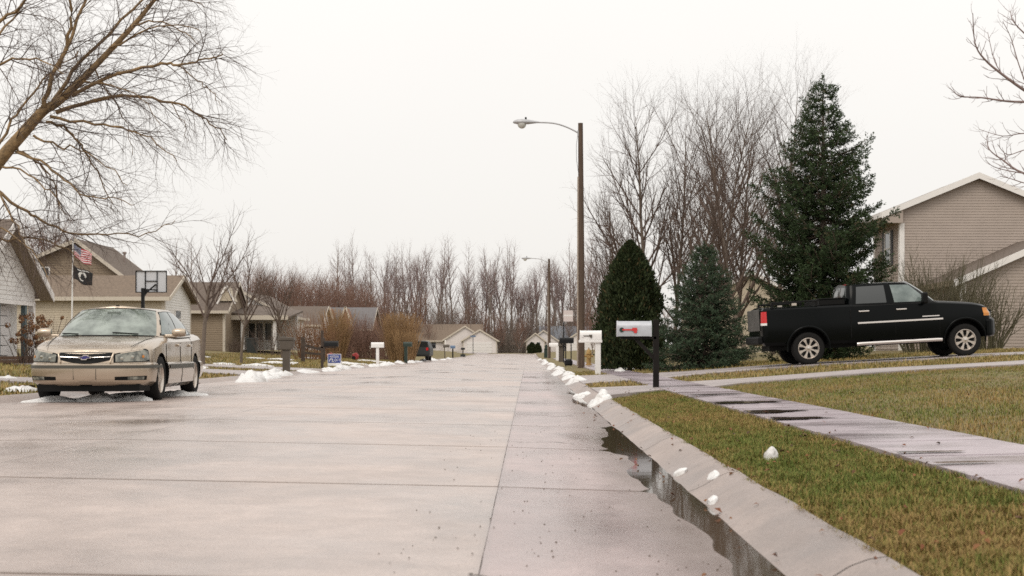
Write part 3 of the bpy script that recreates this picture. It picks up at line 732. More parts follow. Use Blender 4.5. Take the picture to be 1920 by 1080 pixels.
# undergrowth at the foot of the wood: an uncountable thicket of stems
brs = []
rg = random.Random(3)
for i in range(4200):
    px = rg.uniform(560, 1160); d = rg.uniform(275, 318); p = at(px, 660, d); p.z = ground_z(p.x, d) - 0.1
    H = rg.uniform(2, 6.5) * (1.0 if rg.random() < .6 else 1.7) * (.75 + .5 * mnoise.noise(Vector((px * .02, 0, 0))) + .25); dd = (Vector((rg.gauss(0, .16), rg.gauss(0, .1), 1))).normalized()
    pts, _ = branch_line(p, dd, H, 4, .12, .03, rg); brs.append((pts, [.05, .04, .03, .022, .012]))
    for k in range(3):
        q = pts[rg.randrange(1, 4)]; pts2, _ = branch_line(q, (dd + rv(rg) * .5).normalized(), H * .35, 3, .15, .05, rg); brs.append((pts2, [.025, .02, .016, .01]))
V, F = tubes(brs, 3)
tag(link('undergrowth', np_mesh('undergrowth', V, F, M_FARBARK)), 'grey brown thicket at the foot of the far wood', 'undergrowth', kind='stuff')

# ------------------------------------------------------------------ evergreens
def conifer(name, loc, H, prof, label, nb, wh, cols, droop=.12, upt=.25, seed=1, nden=1.0, shl=.17, ndl=.075, bottom=.03, jag=.3, K=8):
    """prof(t): branch reach at height fraction t.  Boughs > side branchlets > shoots > needles."""
    rg = random.Random(seed); g = np.random.default_rng(seed); boughs = []; shoots = []
    UP = Vector((0, 0, 1))
    for i in range(wh):
        t = bottom + (0.985 - bottom) * (i / (wh - 1)) ** 0.92
        reach = prof(t); n = max(3, int(nb * (0.4 + 0.6 * reach / prof(.2)))); a0 = rg.uniform(0, 6.28)
        for k in range(n):
            a = a0 + 6.283 * k / n + rg.uniform(-.4, .4)
            big = 1 + .22 * mnoise.noise(Vector((math.cos(a) * 1.1, math.sin(a) * 1.1, t * 7 + seed)))
            L = reach * big * rg.uniform(1 - jag, 1 + jag * .55); z0 = H * t + rg.uniform(-.02, .02) * H; m = 6; pts = []
            rise = .45 * t - .16 + rg.uniform(-.12, .12); bend = rg.uniform(-.25, .25)
            for j in range(m + 1):
                f = j / m; aa = a + bend * f * f
                pts.append(Vector((math.cos(aa) * L * f, math.sin(aa) * L * f, z0 + L * (rise * f - droop * math.sin(f * math.pi) * (1.2 - t) + upt * f * f * .5))))
            boughs.append((pts, [max(.004, .02 * L * (1 - .85 * j / m) + .003) for j in range(m + 1)]))
            nbr = max(4, int(L * 10 * nden))
            for s_ in range(nbr + 1):
                f = .15 + .85 * (s_ + rg.random() * .8) / nbr if s_ < nbr else .97
                ff = min(f * m, m - 1e-3); j = int(ff); p = pts[j].lerp(pts[j + 1], ff - j); d = (pts[j + 1] - pts[j]).normalized()
                side = d.cross(UP).normalized() * (1 if s_ % 2 else -1)
                bd = (d * 1.0 + side * rg.uniform(.45, .9) + Vector((0, 0, rg.uniform(-.5, .12)))).normalized() if s_ < nbr else d
                bl = (.08 + .27 * L * (1 - f) ** .7) * rg.uniform(.6, 1.2) + .05
                if bl > .3: boughs.append(([p, p + bd * bl * .5, p + bd * bl], [.006, .005, .003]))
                ns = max(2, int(bl / .075))
                for q in range(ns):
                    h = (q + rg.random()) / ns; o = p + bd * (bl * h); sd = (bd * .9 + rv(rg) * .36 + Vector((0, 0, rg.uniform(-.25, .25)))).normalized()
                    shoots.append((o, o + sd * shl * rg.uniform(.6, 1.2), max(f, h)))
                e = p + bd * bl; shoots.append((e - bd * .05, e + bd * shl * .8, 1.0))
    for k in range(26):
        z = H * (.90 + .0058 * k); r = .16 * (1 - k / 27); shoots.append((Vector((0, 0, z)), Vector((rg.gauss(0, r), rg.gauss(0, r), z + .1)), 1))
    t = thing(name, loc, label, 'evergreen tree')
    MB().tube([(0, 0, -.2), (0, 0, H * .3), (.02, 0, H * .65), (0, 0, H * .99)], [.022 * H, .016 * H, .009 * H, .01], 9).build('trunk', M_BARK, t, local=True, sm=60)
    v, f = tubes(boughs, 4); link('boughs', np_mesh('boughs', v, f, M_BARK, sm=True), t)
    A = np.array([tuple(s[0]) for s in shoots]); B = np.array([tuple(s[1]) for s in shoots]); fr = np.array([s[2] for s in shoots])
    S = len(A); tt = (np.arange(K) + .5) / K
    P = (A[:, None] + (B - A)[:, None] * (tt[None, :, None]) + g.normal(0, .005, (S, K, 3))).reshape(-1, 3)
    T = np.repeat((B - A) / (np.linalg.norm(B - A, axis=1, keepdims=True) + 1e-9), K, 0)
    U = np.cross(T, g.normal(size=T.shape)); U /= np.linalg.norm(U, axis=1, keepdims=True)
    D = T * .62 + U * .78 + np.array([0, 0, .1]); D /= np.linalg.norm(D, axis=1, keepdims=True)
    W = np.cross(D, g.normal(size=D.shape)); W /= np.linalg.norm(W, axis=1, keepdims=True)
    ln = ndl * g.uniform(.7, 1.25, (len(P), 1)); wd = ndl * .17 * g.uniform(.8, 1.4, (len(P), 1))
    Q = np.stack([P - W * wd * .6, P + D * ln * .55 - W * wd, P + D * ln, P + D * ln * .55 + W * wd], 1)
    c0, c1, c2 = (np.array(c) for c in cols)
    r3 = np.repeat(g.uniform(0, 1, (S, 1)), K, 0); C = c0 + (c1 - c0) * np.clip(np.repeat(fr, K)[:, None] ** 2 * .6 + r3 * .5 - .1, 0, 1); C = np.where(r3 > .95, c2, C)
    link('needles', np_mesh(name + '_needles', Q.reshape(-1, 3), np.arange(len(P) * 4).reshape(-1, 4), M_NEEDLE, cols=np.repeat(C[:, None], 4, 1).reshape(-1, 3)), t)
    return t
def gp(px, d, dz=0): p = at(px, 660, d); p.z = ground_z(p.x, d) + dz; return p
conifer('spruce_tree', gp(1543, 43), 8.15, lambda t: 1.88 * min(1.0, (1 - t) / .55) ** .75 + .04 if t > .1 else 1.6, 'tall dark green spruce standing behind the black pickup truck', 11, 31,
        ((.014, .026, .010), (.046, .072, .028), (.075, .062, .03)), seed=3, nden=1.0, shl=.18, ndl=.085, jag=.36, upt=.34, droop=.16)
conifer('spruce_tree', gp(1320, 41), 3.4, lambda t: 1.55 * (1 - t) ** .8 + .04 if t > .12 else 1.45, 'short bluish green spruce between the silver mailbox and the truck', 14, 22,
        ((.020, .034, .018), (.058, .088, .050), (.06, .07, .035)), seed=5, nden=1.3, shl=.13, ndl=.06, droop=.08, upt=.15, jag=.22)
# dense egg-shaped arborvitae: upright sprays
def arborvitae(loc, H, rw, label, seed):
    g = np.random.default_rng(seed); n = 46000
    t = thing('arborvitae', loc, label, 'evergreen tree')
    MB().tube([(0, 0, -.2), (0, 0, H * .5), (0, 0, H * .93)], [.09, .06, .02], 8).build('trunk', M_BARK, t, local=True)
    z = g.uniform(0.0, 1, n) ** .9; a = g.uniform(0, 2 * np.pi, n)
    prof = np.where(z < .22, .86 + .14 * z / .22, np.clip(1 - (np.clip(z - .22, 0, 1) / .78) ** 2.5, 0, 1) ** .9)
    lump = 1 + .42 * np.array([mnoise.noise(Vector((math.cos(q) * 1.3, math.sin(q) * 1.3, w_ * 3.2 + seed))) + .55 * mnoise.noise(Vector((math.cos(q) * 3.4, math.sin(q) * 3.4, w_ * 9))) for q, w_ in zip(a, z)]) + g.normal(0, .085, n)
    r = rw * prof * lump * (1 - .35 * g.uniform(0, 1, n) ** 2)
    P = np.stack([np.cos(a) * r, np.sin(a) * r, z * H], 1)
    D = np.stack([np.cos(a) * .45, np.sin(a) * .45, np.ones(n)], 1) + g.normal(0, .35, (n, 3)); D /= np.linalg.norm(D, axis=1, keepdims=True)
    W = np.cross(D, g.normal(size=D.shape)); W /= np.linalg.norm(W, axis=1, keepdims=True)
    ln = .13 * g.uniform(.6, 1.3, (n, 1)); wd = .026 * g.uniform(.7, 1.4, (n, 1))
    Q = np.stack([P - W * wd * .3, P + D * ln * .6 - W * wd, P + D * ln, P + D * ln * .6 + W * wd], 1)
    cc = g.uniform(0, 1, (n, 1)); C = np.array([.013, .021, .008]) * (1 - cc) + np.array([.045, .060, .022]) * cc; C = np.where(g.uniform(0, 1, (n, 1)) > .95, np.array([.09, .065, .028]), C)
    link('foliage', np_mesh('arb', Q.reshape(-1, 3), np.arange(n * 4).reshape(-1, 4), M_NEEDLE, cols=np.repeat(C[:, None], 4, 1).reshape(-1, 3)), t)
arborvitae(gp(1181, 46), 4.1, .98, 'dense egg shaped dark green arborvitae behind the white mailbox', 9)
for px, d, H, rw, lab in ((997, 262, 2.0, .8, 'left round evergreen bush before the far grey roofed house'), (1008, 262, 1.7, .7, 'right round evergreen bush before the far grey roofed house')):
    arborvitae(gp(px, d), H, rw, lab, int(px))
# ------------------------------------------------------------------ houses
M_SID_TAN = mat('tan_siding', (0.39, 0.325, 0.28), 0.65, var=0.06, vscale=1.5)
M_SID_CREAM = mat('cream_siding', (0.50, 0.43, 0.33), 0.65, var=0.06, vscale=1.2)
M_SID_BROWN = mat('brown_siding', (0.26, 0.20, 0.14), 0.7, var=0.08, vscale=1.2)
M_SID_WHITE = mat('white_siding', (0.72, 0.70, 0.67), 0.6, var=0.05, vscale=1.2)
M_SID_FAR = mat('pale_far_siding', (0.70, 0.65, 0.63), 0.7, var=0.05, vscale=.8)
M_BRICK = mat('brown_brick', (0.28, 0.15, 0.10), 0.8, var=0.25, vscale=6)
M_SHINGLE = mat('brown_shingle', (0.175, 0.13, 0.095), 0.9, var=0.28, vscale=9, bump=.4, bscale=30)
M_SHINGLE_G = mat('grey_shingle', (0.15, 0.14, 0.14), 0.9, var=0.25, vscale=9, bump=.4, bscale=30)
M_SHINGLE_D = mat('dark_shingle', (0.13, 0.10, 0.08), 0.9, var=0.3, vscale=9, bump=.4, bscale=30)
M_SHINGLE_B = mat('bluish_shingle', (0.17, 0.18, 0.20), 0.9, var=0.2, vscale=3)
M_TRIMW = mat('white_trim', (0.80, 0.77, 0.74), 0.5, var=.04, vscale=3)
M_TRIMC = mat('cream_trim', (0.56, 0.50, 0.42), 0.55)
M_SOFFIT = mat('brown_soffit', (0.24, 0.19, 0.13), 0.8)
M_DOORW = mat('white_door', (0.74, 0.71, 0.69), 0.45, var=.03, vscale=2)
M_TEAL = mat('slate_frame', (0.09, 0.13, 0.14), 0.5)
M_SHUT = mat('dark_shutter', (0.045, 0.045, 0.05), 0.6)
M_PLANTER = mat('planter_brick', (0.11, 0.06, 0.035), 0.9, var=.35, vscale=7)

def block(t, x0, x1, y0, y1, zg, ze, zr, axis, ov=.4, wall=None, roof=None, trim=None, wname='wall', th=.13, board=.19, corners=True, peak=None, rk=.3, fasc=None):
    """gabled block; ridge runs along axis. ze = wall top at the eaves, zr = ridge of the wall"""
    mb = MB()
    if axis == 'y':
        pk = (x0 + x1) / 2 if peak is None else peak
        mb.prism([(x0, zg), (x1, zg), (x1, ze), (pk, zr), (x0, ze)], 'y', y0, y1)
    else:
        pk = (y0 + y1) / 2 if peak is None else peak
        mb.prism([(y0, zg), (y1, zg), (y1, ze), (pk, zr), (y0, ze)], 'x', x0, x1)
    mb.build(wname, wall, t)
    a0, a1, b0, b1 = (x0, x1, y0, y1) if axis == 'y' else (y0, y1, x0, x1)
    sL = (zr - ze) / (pk - a0); sR = (zr - ze) / (a1 - pk); lf = .02
    def P(a, b, z): return (a, b, z) if axis == 'y' else (b, a, z)
    rf = MB(); bd = []
    for s_, (e, sl, sg) in enumerate(((a0, sL, -1), (a1, sR, 1))):
        ea = e + sg * ov; ez = ze - sl * ov + lf; q0, q1 = b0 - rk, b1 + rk
        vs = [P(pk, q0, zr + lf), P(pk, q1, zr + lf), P(ea, q1, ez), P(ea, q0, ez)]
        up = [(v[0], v[1], v[2] + th) for v in vs]
        rf.add(vs + up, [(0, 1, 2, 3), (4, 7, 6, 5), (0, 4, 5, 1), (1, 5, 6, 2), (2, 6, 7, 3), (3, 7, 4, 0)])
        for q, off in ((q0, -.035), (q1, .035)):
            rb = MB(); w2 = .03
            vs = [P(pk, q + off, zr + lf + th + .01), P(ea, q + off, ez + th + .01), P(ea, q + off, ez + th - board), P(pk, q + off, zr + lf + th - board)]
            vs2 = [P(pk, q + off * .05, zr + lf + th + .01), P(ea, q + off * .05, ez + th + .01), P(ea, q + off * .05, ez + th - board), P(pk, q + off * .05, zr + lf + th - board)]
            rb.add(vs + vs2, [(0, 1, 2, 3), (4, 7, 6, 5), (0, 4, 5, 1), (1, 5, 6, 2), (2, 6, 7, 3), (3, 7, 4, 0)]); bd.append(('rake_board', rb))
        fb = MB(); i0, i1 = ea + sg * .004, ea + sg * .045
        if axis == 'y': fb.box(min(i0, i1), max(i0, i1), q0, q1, ez - .06, ez + th + .012)
        else: fb.box(q0, q1, min(i0, i1), max(i0, i1), ez - .06, ez + th + .012)
        bd.append(('fascia', fb))
    rf.build('roof', roof, t)
    for nm, m_ in bd: m_.build(nm, (fasc or trim) if nm == 'fascia' else trim, t)
    if corners:
        for cx, sx in ((x0, -1), (x1, 1)):
            for cy, sy in ((y0, -1), (y1, 1)):
                MB().box(cx - .13 if sx > 0 else cx - .03, cx + .03 if sx > 0 else cx + .13, cy - .03 if sy < 0 else cy - .13, cy + .13 if sy < 0 else cy + .03, zg, ze - .02).build('corner_board', trim, t)

def siding(t, face, plane, a0, a1, z0, z1, course, m, pk=None, zpk=None, joined=False, ze=None, sgn=-1, trimz=0):
    """lapped boards; face 'y' (facing -Y at y=plane) or 'x' (facing +X at x=plane when sgn=+1)"""
    mb = MB(); z = z0
    while z < z1 - .01:
        zt = min(z + course, z1); l0, l1, h0, h1 = a0, a1, a0, a1
        if pk is not None:
            def cl(zz):
                if zz <= ze: return a0, a1
                f = (zz - ze) / (zpk - ze); return a0 + (pk - a0) * f, a1 + (pk - a1) * f
            l0, l1 = cl(z); h0, h1 = cl(zt)
        if l1 - l0 > .02:
            lo, hi = .022, .006
            def Q(a, d, zz): return (a, plane + sgn * d, zz) if face == 'y' else (plane + sgn * d, a, zz)
            vs = [Q(l0, lo, z), Q(l1, lo, z), Q(h1, hi, zt), Q(h0, hi, zt), Q(l0, .001, z), Q(l1, .001, z), Q(h1, .001, zt), Q(h0, .001, zt)]
            b = mb if joined else MB()
            b.add(vs, [(0, 1, 2, 3), (7, 6, 5, 4), (0, 4, 5, 1), (1, 5, 6, 2), (2, 6, 7, 3), (3, 7, 4, 0)])
            if not joined: b.build('siding_board', m, t)
        z += course
    if joined: mb.build('siding', m, t)['kind'] = 'stuff'

def window(t, face, plane, a0, a1, z0, z1, sgn=-1, fr=.07, trim=None, shut=None, mun=True, glass=None, proud=.06):
    def bx(mb, u0, u1, d0, d1, w0, w1):
        p0, p1 = sorted((plane + sgn * d0, plane + sgn * d1))
        return mb.box(u0, u1, p0, p1, w0, w1) if face == 'y' else mb.box(p0, p1, u0, u1, w0, w1)
    f = MB(); bx(f, a0, a1, .0, proud, z0, z0 + fr); bx(f, a0, a1, 0, proud, z1 - fr, z1); bx(f, a0, a0 + fr, 0, proud - .003, z0 + fr, z1 - fr); bx(f, a1 - fr, a1, 0, proud - .003, z0 + fr, z1 - fr)
    if mun: bx(f, a0 + fr, a1 - fr, .03, proud - .006, (z0 + z1) / 2 - .025, (z0 + z1) / 2 + .025)
    wo = f.build('window', trim or M_TRIMW, t)
    bx(MB(), a0 + fr, a1 - fr, .024, .034, z0 + fr, z1 - fr).build('pane', glass or M_HGLASS, wo)
    if shut:
        for u0, u1 in ((a0 - .36, a0 - .02), (a1 + .02, a1 + .36)): bx(MB(), u0, u1, .0, .05, z0, z1).build('shutter', shut, t)

def garage_door(t, y, a0, a1, z0, z1, m, rows=4, face='y', sgn=-1):
    for k in range(rows):
        h = (z1 - z0) / rows; zz0, zz1 = z0 + k * h + .012, z0 + (k + 1) * h - .012
        q0, q1 = sorted((y + sgn * .005, y + sgn * .05))
        b = MB().box(a0, a1, q0, q1, zz0, zz1) if face == 'y' else MB().box(q0, q1, a0, a1, zz0, zz1)
        b.build('garage_door_panel', m, t)

# --- right: two-storey tan house with its garage wing
hz = .75
t = thing('house', (18.3, 58, hz), 'two storey tan sided house with white trim behind the black pickup', 'house')
block(t, 15.2, 21.4, 58, 62.3, hz, 6.58, 7.85, 'y', ov=.85, wall=M_SID_TAN, roof=M_SHINGLE_D, trim=M_TRIMW, th=.14, board=.24, corners=False)
siding(t, 'y', 58, 15.2, 21.4, hz + .1, 7.82, .112, M_SID_TAN, pk=18.3, zpk=7.85, ze=6.58)
siding(t, 'x', 15.2, 58.0, 62.3, hz + .1, 6.1, .14, M_SID_TAN, sgn=-1)
for y0, y1 in ((57.95, 58.18), (62.12, 62.36)): MB().box(15.14, 15.34, y0, y1, hz, 5.98).build('corner_board', M_TRIMW, t)
MB().box(21.28, 21.45, 57.95, 58.15, hz, 6.5).build('corner_board', M_TRIMW, t)
MB().prism([(14.36, 6.0), (15.2, 6.0), (15.2, 6.5), (14.36, 6.2)], 'y', 57.99, 62.5).build('soffit', M_SOFFIT, t)
MB().prism([(14.4, 5.97), (15.22, 5.97), (15.22, 6.56), (14.4, 6.2)], 'y', 57.72, 57.985).build('eave_return', M_SID_TAN, t)
window(t, 'x', 15.2, 59.5, 60.5, 4.35, 5.8, sgn=-1, shut=M_SHUT)
# garage wing
block(t, 16.25, 23.6, 53.2, 57.9, hz, 3.42, 5.04, 'y', ov=.42, wall=M_SID_TAN, roof=M_SHINGLE_D, trim=M_TRIMW, wname='garage_wall', th=.14, board=.25, corners=False, fasc=M_SOFFIT)
siding(t, 'y', 53.2, 16.25, 23.6, hz + .08, 5.02, .118, M_SID_TAN, pk=(16.25 + 23.6) / 2, zpk=5.04, ze=3.42)
siding(t, 'x', 16.25, 53.2, 57.9, hz + .08, 3.38, .15, M_SID_TAN, sgn=-1, joined=True)
MB().box(16.20, 16.36, 53.15, 53.34, hz, 3.33).build('corner_board', M_TRIMW, t)
MB().tube([(15.9, 53.0, 3.2), (16.12, 53.08, 3.0), (16.12, 53.08, .9)], .05, 8).build('downspout', M_TRIMW, t, sm=50)
MB().box(16.22, 23.62, 53.16, 57.9, hz - .5, hz + .07).build('foundation', M_CURB, t)

# --- left A: white sided house whose street gable is cut by the frame edge
XA = -15.6; zA = .38
t = thing('house', (-20, 40.5, zA), 'white sided house with steep gable at the left edge', 'house')
MB().prism([(39.3, 2.3), (44.95, 2.3), (44.95, 2.72), (42.1, 4.5), (39.3, 2.72)], 'x', -28, XA).build('gable_wall', M_SID_WHITE, t)
MB().prism([(39.3, zA), (44.95, zA), (44.95, 2.3), (39.3, 2.3)], 'x', -28, XA - .55).build('wall', M_SID_WHITE, t)
siding(t, 'x', XA, 39.3, 44.95, 2.32, 4.45, .135, M_SID_WHITE, pk=42.1, zpk=4.5, ze=2.72, sgn=1)
rf = MB()
for sg, e in ((-1, 38.8), (1, 45.4)):
    ez = 4.5 - .628 * abs(e - 42.1) ; ex0, ex1 = -28.4, XA + .45
    vs = [(ex0, 42.1, 4.53), (ex1, 42.1, 4.53), (ex1, e, ez), (ex0, e, ez)]
    rf.add(vs + [(a, b, c + .14) for a, b, c in vs], [(0, 1, 2, 3), (4, 7, 6, 5), (0, 4, 5, 1), (1, 5, 6, 2), (2, 6, 7, 3), (3, 7, 4, 0)])
    rb = MB(); vs = [(ex1 + .004, 42.1, 4.68), (ex1 + .004, e, ez + .15), (ex1 + .004, e, ez - .1), (ex1 + .004, 42.1, 4.43)]
    rb.add(vs + [(a + .03, b, c) for a, b, c in vs], [(0, 1, 2, 3), (4, 7, 6, 5), (0, 4, 5, 1), (1, 5, 6, 2), (2, 6, 7, 3), (3, 7, 4, 0)]); rb.build('rake_board', M_TRIMW, t)
    sf = MB(); vs = [(XA + .03, 42.1, 4.5), (ex1, 42.1, 4.5), (ex1, e, ez - .03), (XA + .03, e, ez - .03)]
    sf.add(vs + [(a, b, c - .03) for a, b, c in vs], [(0, 1, 2, 3), (4, 7, 6, 5), (0, 4, 5, 1), (1, 5, 6, 2), (2, 6, 7, 3), (3, 7, 4, 0)]); sf.build('soffit', M_SOFFIT, t)
rf.build('roof', M_SHINGLE_D, t)
MB().box(XA - .08, XA + .035, 39.3, 44.97, 2.18, 2.31).build('lintel', M_TRIMW, t)
MB().box(XA - .14, XA + .03, 44.78, 44.96, zA, 2.18).build('corner_board', M_TRIMW, t)
for y0 in (41.95, 44.2):
    MB().box(XA - .16, XA - .02, y0, y0 + .16, zA, 2.18).build('door_post', M_TEAL, t)
garage_door(t, XA - .5, 42.2, 44.1, zA + .25, 2.15, M_DOORW, rows=5, face='x', sgn=1)
pl = thing('planter_wall', (XA + .6, 42, zA - .1), 'low dark brown brick planter edge before the white house', 'planter')
for r_ in range(4):
    for k in range(18):
        y = 38.5 + k * .38 + (r_ % 2) * .19
        MB().box(XA + .55, XA + .75, y, y + .368, .2 + r_ * .105, .2 + r_ * .105 + .096).build('brick', M_PLANTER, pl)

# --- left B: tan house, garage wing towards the street, tall gable behind
zB = .78
t = thing('house', (-22, 74, zB), 'cream sided house with brown shingle roof behind the sedan and basketball hoop', 'house')
block(t, -30, -17.9, 70, 75.4, zB - .4, 3.42, 4.5, 'x', ov=.35, wall=M_SID_CREAM, roof=M_SHINGLE, trim=M_TRIMC, wname='garage_wall', th=.12, board=.2, rk=.35)
siding(t, 'y', 70, -30, -17.95, zB - .3, 3.35, .115, M_SID_CREAM, sgn=-1)
siding(t, 'x', -17.9, 70, 75.4, zB - .3, 4.45, .13, M_SID_WHITE, pk=72.7, zpk=4.5, ze=3.42, sgn=1)
window(t, 'x', -17.9, 72.0, 73.2, 1.9, 2.9, sgn=1)
block(t, -28.9, -22.3, 78, 84, zB, 4.95, 6.75, 'y', ov=.45, peak=-24.65, wall=M_SID_CREAM, roof=M_SHINGLE_D, trim=M_TRIMC, wname='gable_wall', th=.14, board=.22, rk=.5)
siding(t, 'y', 78, -28.9, -22.3, 3.5, 6.7, .14, M_SID_BROWN, pk=-24.65, zpk=6.75, ze=4.95, sgn=-1)
window(t, 'y', 78, -26.9, -26.2, 4.5, 5.4, mun=False)
MB().lathe([(.001, 5.3), (.07, 5.3), (.07, 6.4), (.12, 6.42), (.12, 6.52), (.001, 6.54)], 10, c=(-23.4, 82.5, 0)).build('vent_pipe', M_CURB, t)

# --- left C: brown sided house with porch
zC = .86
t = thing('house', (-24, 102, zC), 'brown sided house with white porch door and two gables beyond the cream house', 'house')
block(t, -33, -20.9, 98, 105, zC - .2, 3.62, 5.55, 'x', ov=.4, wall=M_SID_BROWN, roof=M_SHINGLE_D, trim=M_TRIMC, th=.13, rk=.35)
siding(t, 'y', 98, -33, -20.95, zC, 3.5, .15, M_SID_BROWN, joined=True)
block(t, -24.4, -18.6, 107, 118, zC, 3.55, 5.2, 'y', ov=.4, wall=M_SID_WHITE, roof=M_SHINGLE_D, trim=M_TRIMC, wname='wing_wall', th=.13)
siding(t, 'y', 107, -20.8, -18.7, 3.4, 5.1, .15, M_SID_WHITE, pk=-21.5, zpk=5.2, ze=3.55, joined=True) if False else None
pr = MB(); vs = [(-20.9, 100.2, 3.35), (-16.9, 100.2, 3.05), (-16.9, 107, 3.7), (-20.9, 107, 4.2)]
pr.add(vs + [(a, b, c + .13) for a, b, c in vs], [(0, 1, 2, 3), (4, 7, 6, 5), (0, 4, 5, 1), (1, 5, 6, 2), (2, 6, 7, 3), (3, 7, 4, 0)]); pr.build('porch_roof', M_SHINGLE_D, t)
MB().box(-20.9, -16.9, 100.1, 100.19, 2.98, 3.3).build('porch_fascia', M_TRIMC, t)
for px_ in (426, 455, 515): 
    x = at(px_, 0, 100.5).x; MB().box(x - .11, x + .11, 100.4, 100.62, zC, 3.1).build('porch_post', M_TRIMW, t)
MB().box(-20.9, -17.0, 104.9, 105.1, zC, 3.4).build('porch_wall', M_SID_WHITE, t)
x = at(440, 0, 104.85).x
MB().box(x - .5, x + .5, 104.8, 104.89, zC + .1, 3.0).build('front_door', M_DOORW, t)
for px_ in (472, 487, 503): 
    x = at(px_, 0, 104.85).x; window(t, 'y', 104.9, x - .3, x + .3, 1.5, 2.9, mun=False)
dm = MB().prism([(-21.4, 4.25), (-20.45, 4.25), (-20.92, 5.25)], 'y', 98.6, 100.2); dm.build('gable_vent_dormer', M_SID_CREAM, t)
for sg in (-1, 1):
    MB().beam((-20.92, 98.5, 5.33), (-20.92 + sg * .62, 98.5, 4.05), .06, .12).build('rake_board', M_TRIMW, t)

# --- left D and E: further roofs
t = thing('house', (-24, 154, .9), 'far left house with plain dark roof above the yard sign', 'house')
block(t, -30, -21.9, 150, 158, .7, 3.6, 5.5, 'x', ov=.4, wall=M_SID_FAR, roof=M_SHINGLE_D, trim=M_TRIMC, th=.13, rk=.3)
garage_door(t, 150, -25.4, -22.6, .9, 3.0, M_DOORW, rows=4)
t = thing('house', (-22, 168, .9), 'far house with twin steep brick gables behind the brown brush', 'house')
block(t, -25, -18.4, 166, 176, .8, 3.4, 5.9, 'x', ov=.4, wall=M_BRICK, roof=M_SHINGLE_G, trim=M_TRIMC, th=.13)
for cx in (-23.1, -21.2):
    MB().prism([(cx - .85, 3.2), (cx + .85, 3.2), (cx, 5.8)], 'y', 165.2, 169).build('dormer', M_BRICK, t)
    for sg in (-1, 1): MB().beam((cx, 165.1, 6.0), (cx + sg * 1.05, 165.1, 2.95), .08, .18).build('rake_board', M_TRIMC, t)

# --- far end F: white garage house, G: grey roofed house
zF = .42
t = thing('house', (-9, 265, zF), 'pale house with white garage door facing down the street at its far end', 'house')
block(t, -12.1, -5.85, 265, 275, zF, 2.85, 4.75, 'y', ov=.4, wall=M_SID_FAR, roof=M_SHINGLE, trim=M_TRIMC, th=.15, board=.28, wname='garage_wall')
garage_door(t, 265, -11.4, -6.7, zF + .05, 2.5, M_DOORW, rows=4)
block(t, -15.8, -7.9, 267.5, 280, zF, 2.95, 5.45, 'y', ov=.4, wall=M_SID_FAR, roof=M_SHINGLE, trim=M_TRIMC, th=.15, board=.28)
block(t, -25, -9, 271, 283, zF, 2.9, 5.9, 'x', ov=.5, wall=M_SID_FAR, roof=M_SHINGLE, trim=M_TRIMC, th=.15, corners=False, wname='main_wall')
MB().box(-15.6, -15.35, 266.4, 266.65, zF, 2.9).build('porch_post', M_TRIMW, t)
for x in (-20.5, -18): window(t, 'y', 271, x - .5, x + .5, 1.3, 2.5)
t = thing('house', (4, 272, zF), 'far white house with bluish grey roof right of the street end', 'house')
block(t, -.35, 3.2, 272, 276, zF, 2.8, 4.2, 'y', ov=.35, wall=M_SID_FAR, roof=M_SHINGLE_B, trim=M_TRIMC, th=.14, board=.26, wname='bay_wall')
for x in (.8, 2.0): window(t, 'y', 272, x - .4, x + .4, 1.4, 2.6)
block(t, -.1, 6.1, 274, 282, zF, 2.6, 4.75, 'y', ov=.35, wall=M_SID_FAR, roof=M_SHINGLE_B, trim=M_TRIMC, th=.14, board=.26)
block(t, 2.5, 14.5, 277, 287, zF, 2.9, 5.6, 'x', ov=.4, wall=M_SID_FAR, roof=M_SHINGLE_B, trim=M_TRIMC, th=.14, corners=False, wname='main_wall')
block(t, 7.2, 13.6, 270, 280, zF, 2.8, 4.9, 'y', ov=.35, wall=M_SID_FAR, roof=M_SHINGLE_B, trim=M_TRIMC, th=.14, board=.26, wname='garage_wall')
garage_door(t, 270, 8.2, 12.6, zF + .05, 2.5, M_DOORW)
# --- cream house glimpsed between the evergreens on the right
t = thing('house', (12.2, 80, .7), 'cream house glimpsed between the small spruce and the tall spruce', 'house')
block(t, 9.5, 15, 78, 88, .6, 3.6, 5.0, 'y', ov=.4, wall=M_SID_CREAM, roof=M_SHINGLE_G, trim=M_TRIMW, th=.14)
# ------------------------------------------------------------------ vehicles
def cr2(ctrl, k=6):
    """Catmull-Rom through 2D/3D control points"""
    P = [Vector(c) for c in ctrl]; return cr(P, k)
def resample(P, n):
    L = [0.0]
    for a, b in zip(P, P[1:]): L.append(L[-1] + (b - a).length)
    o = []; j = 0
    for i in range(n):
        s = L[-1] * i / (n - 1)
        while j < len(L) - 2 and L[j + 1] < s: j += 1
        f = (s - L[j]) / max(1e-9, L[j + 1] - L[j]); o.append(P[j].lerp(P[j + 1], f))
    return o, L[-1]
def tab(t): 
    t = sorted(t); return lambda x: interp(x, t)

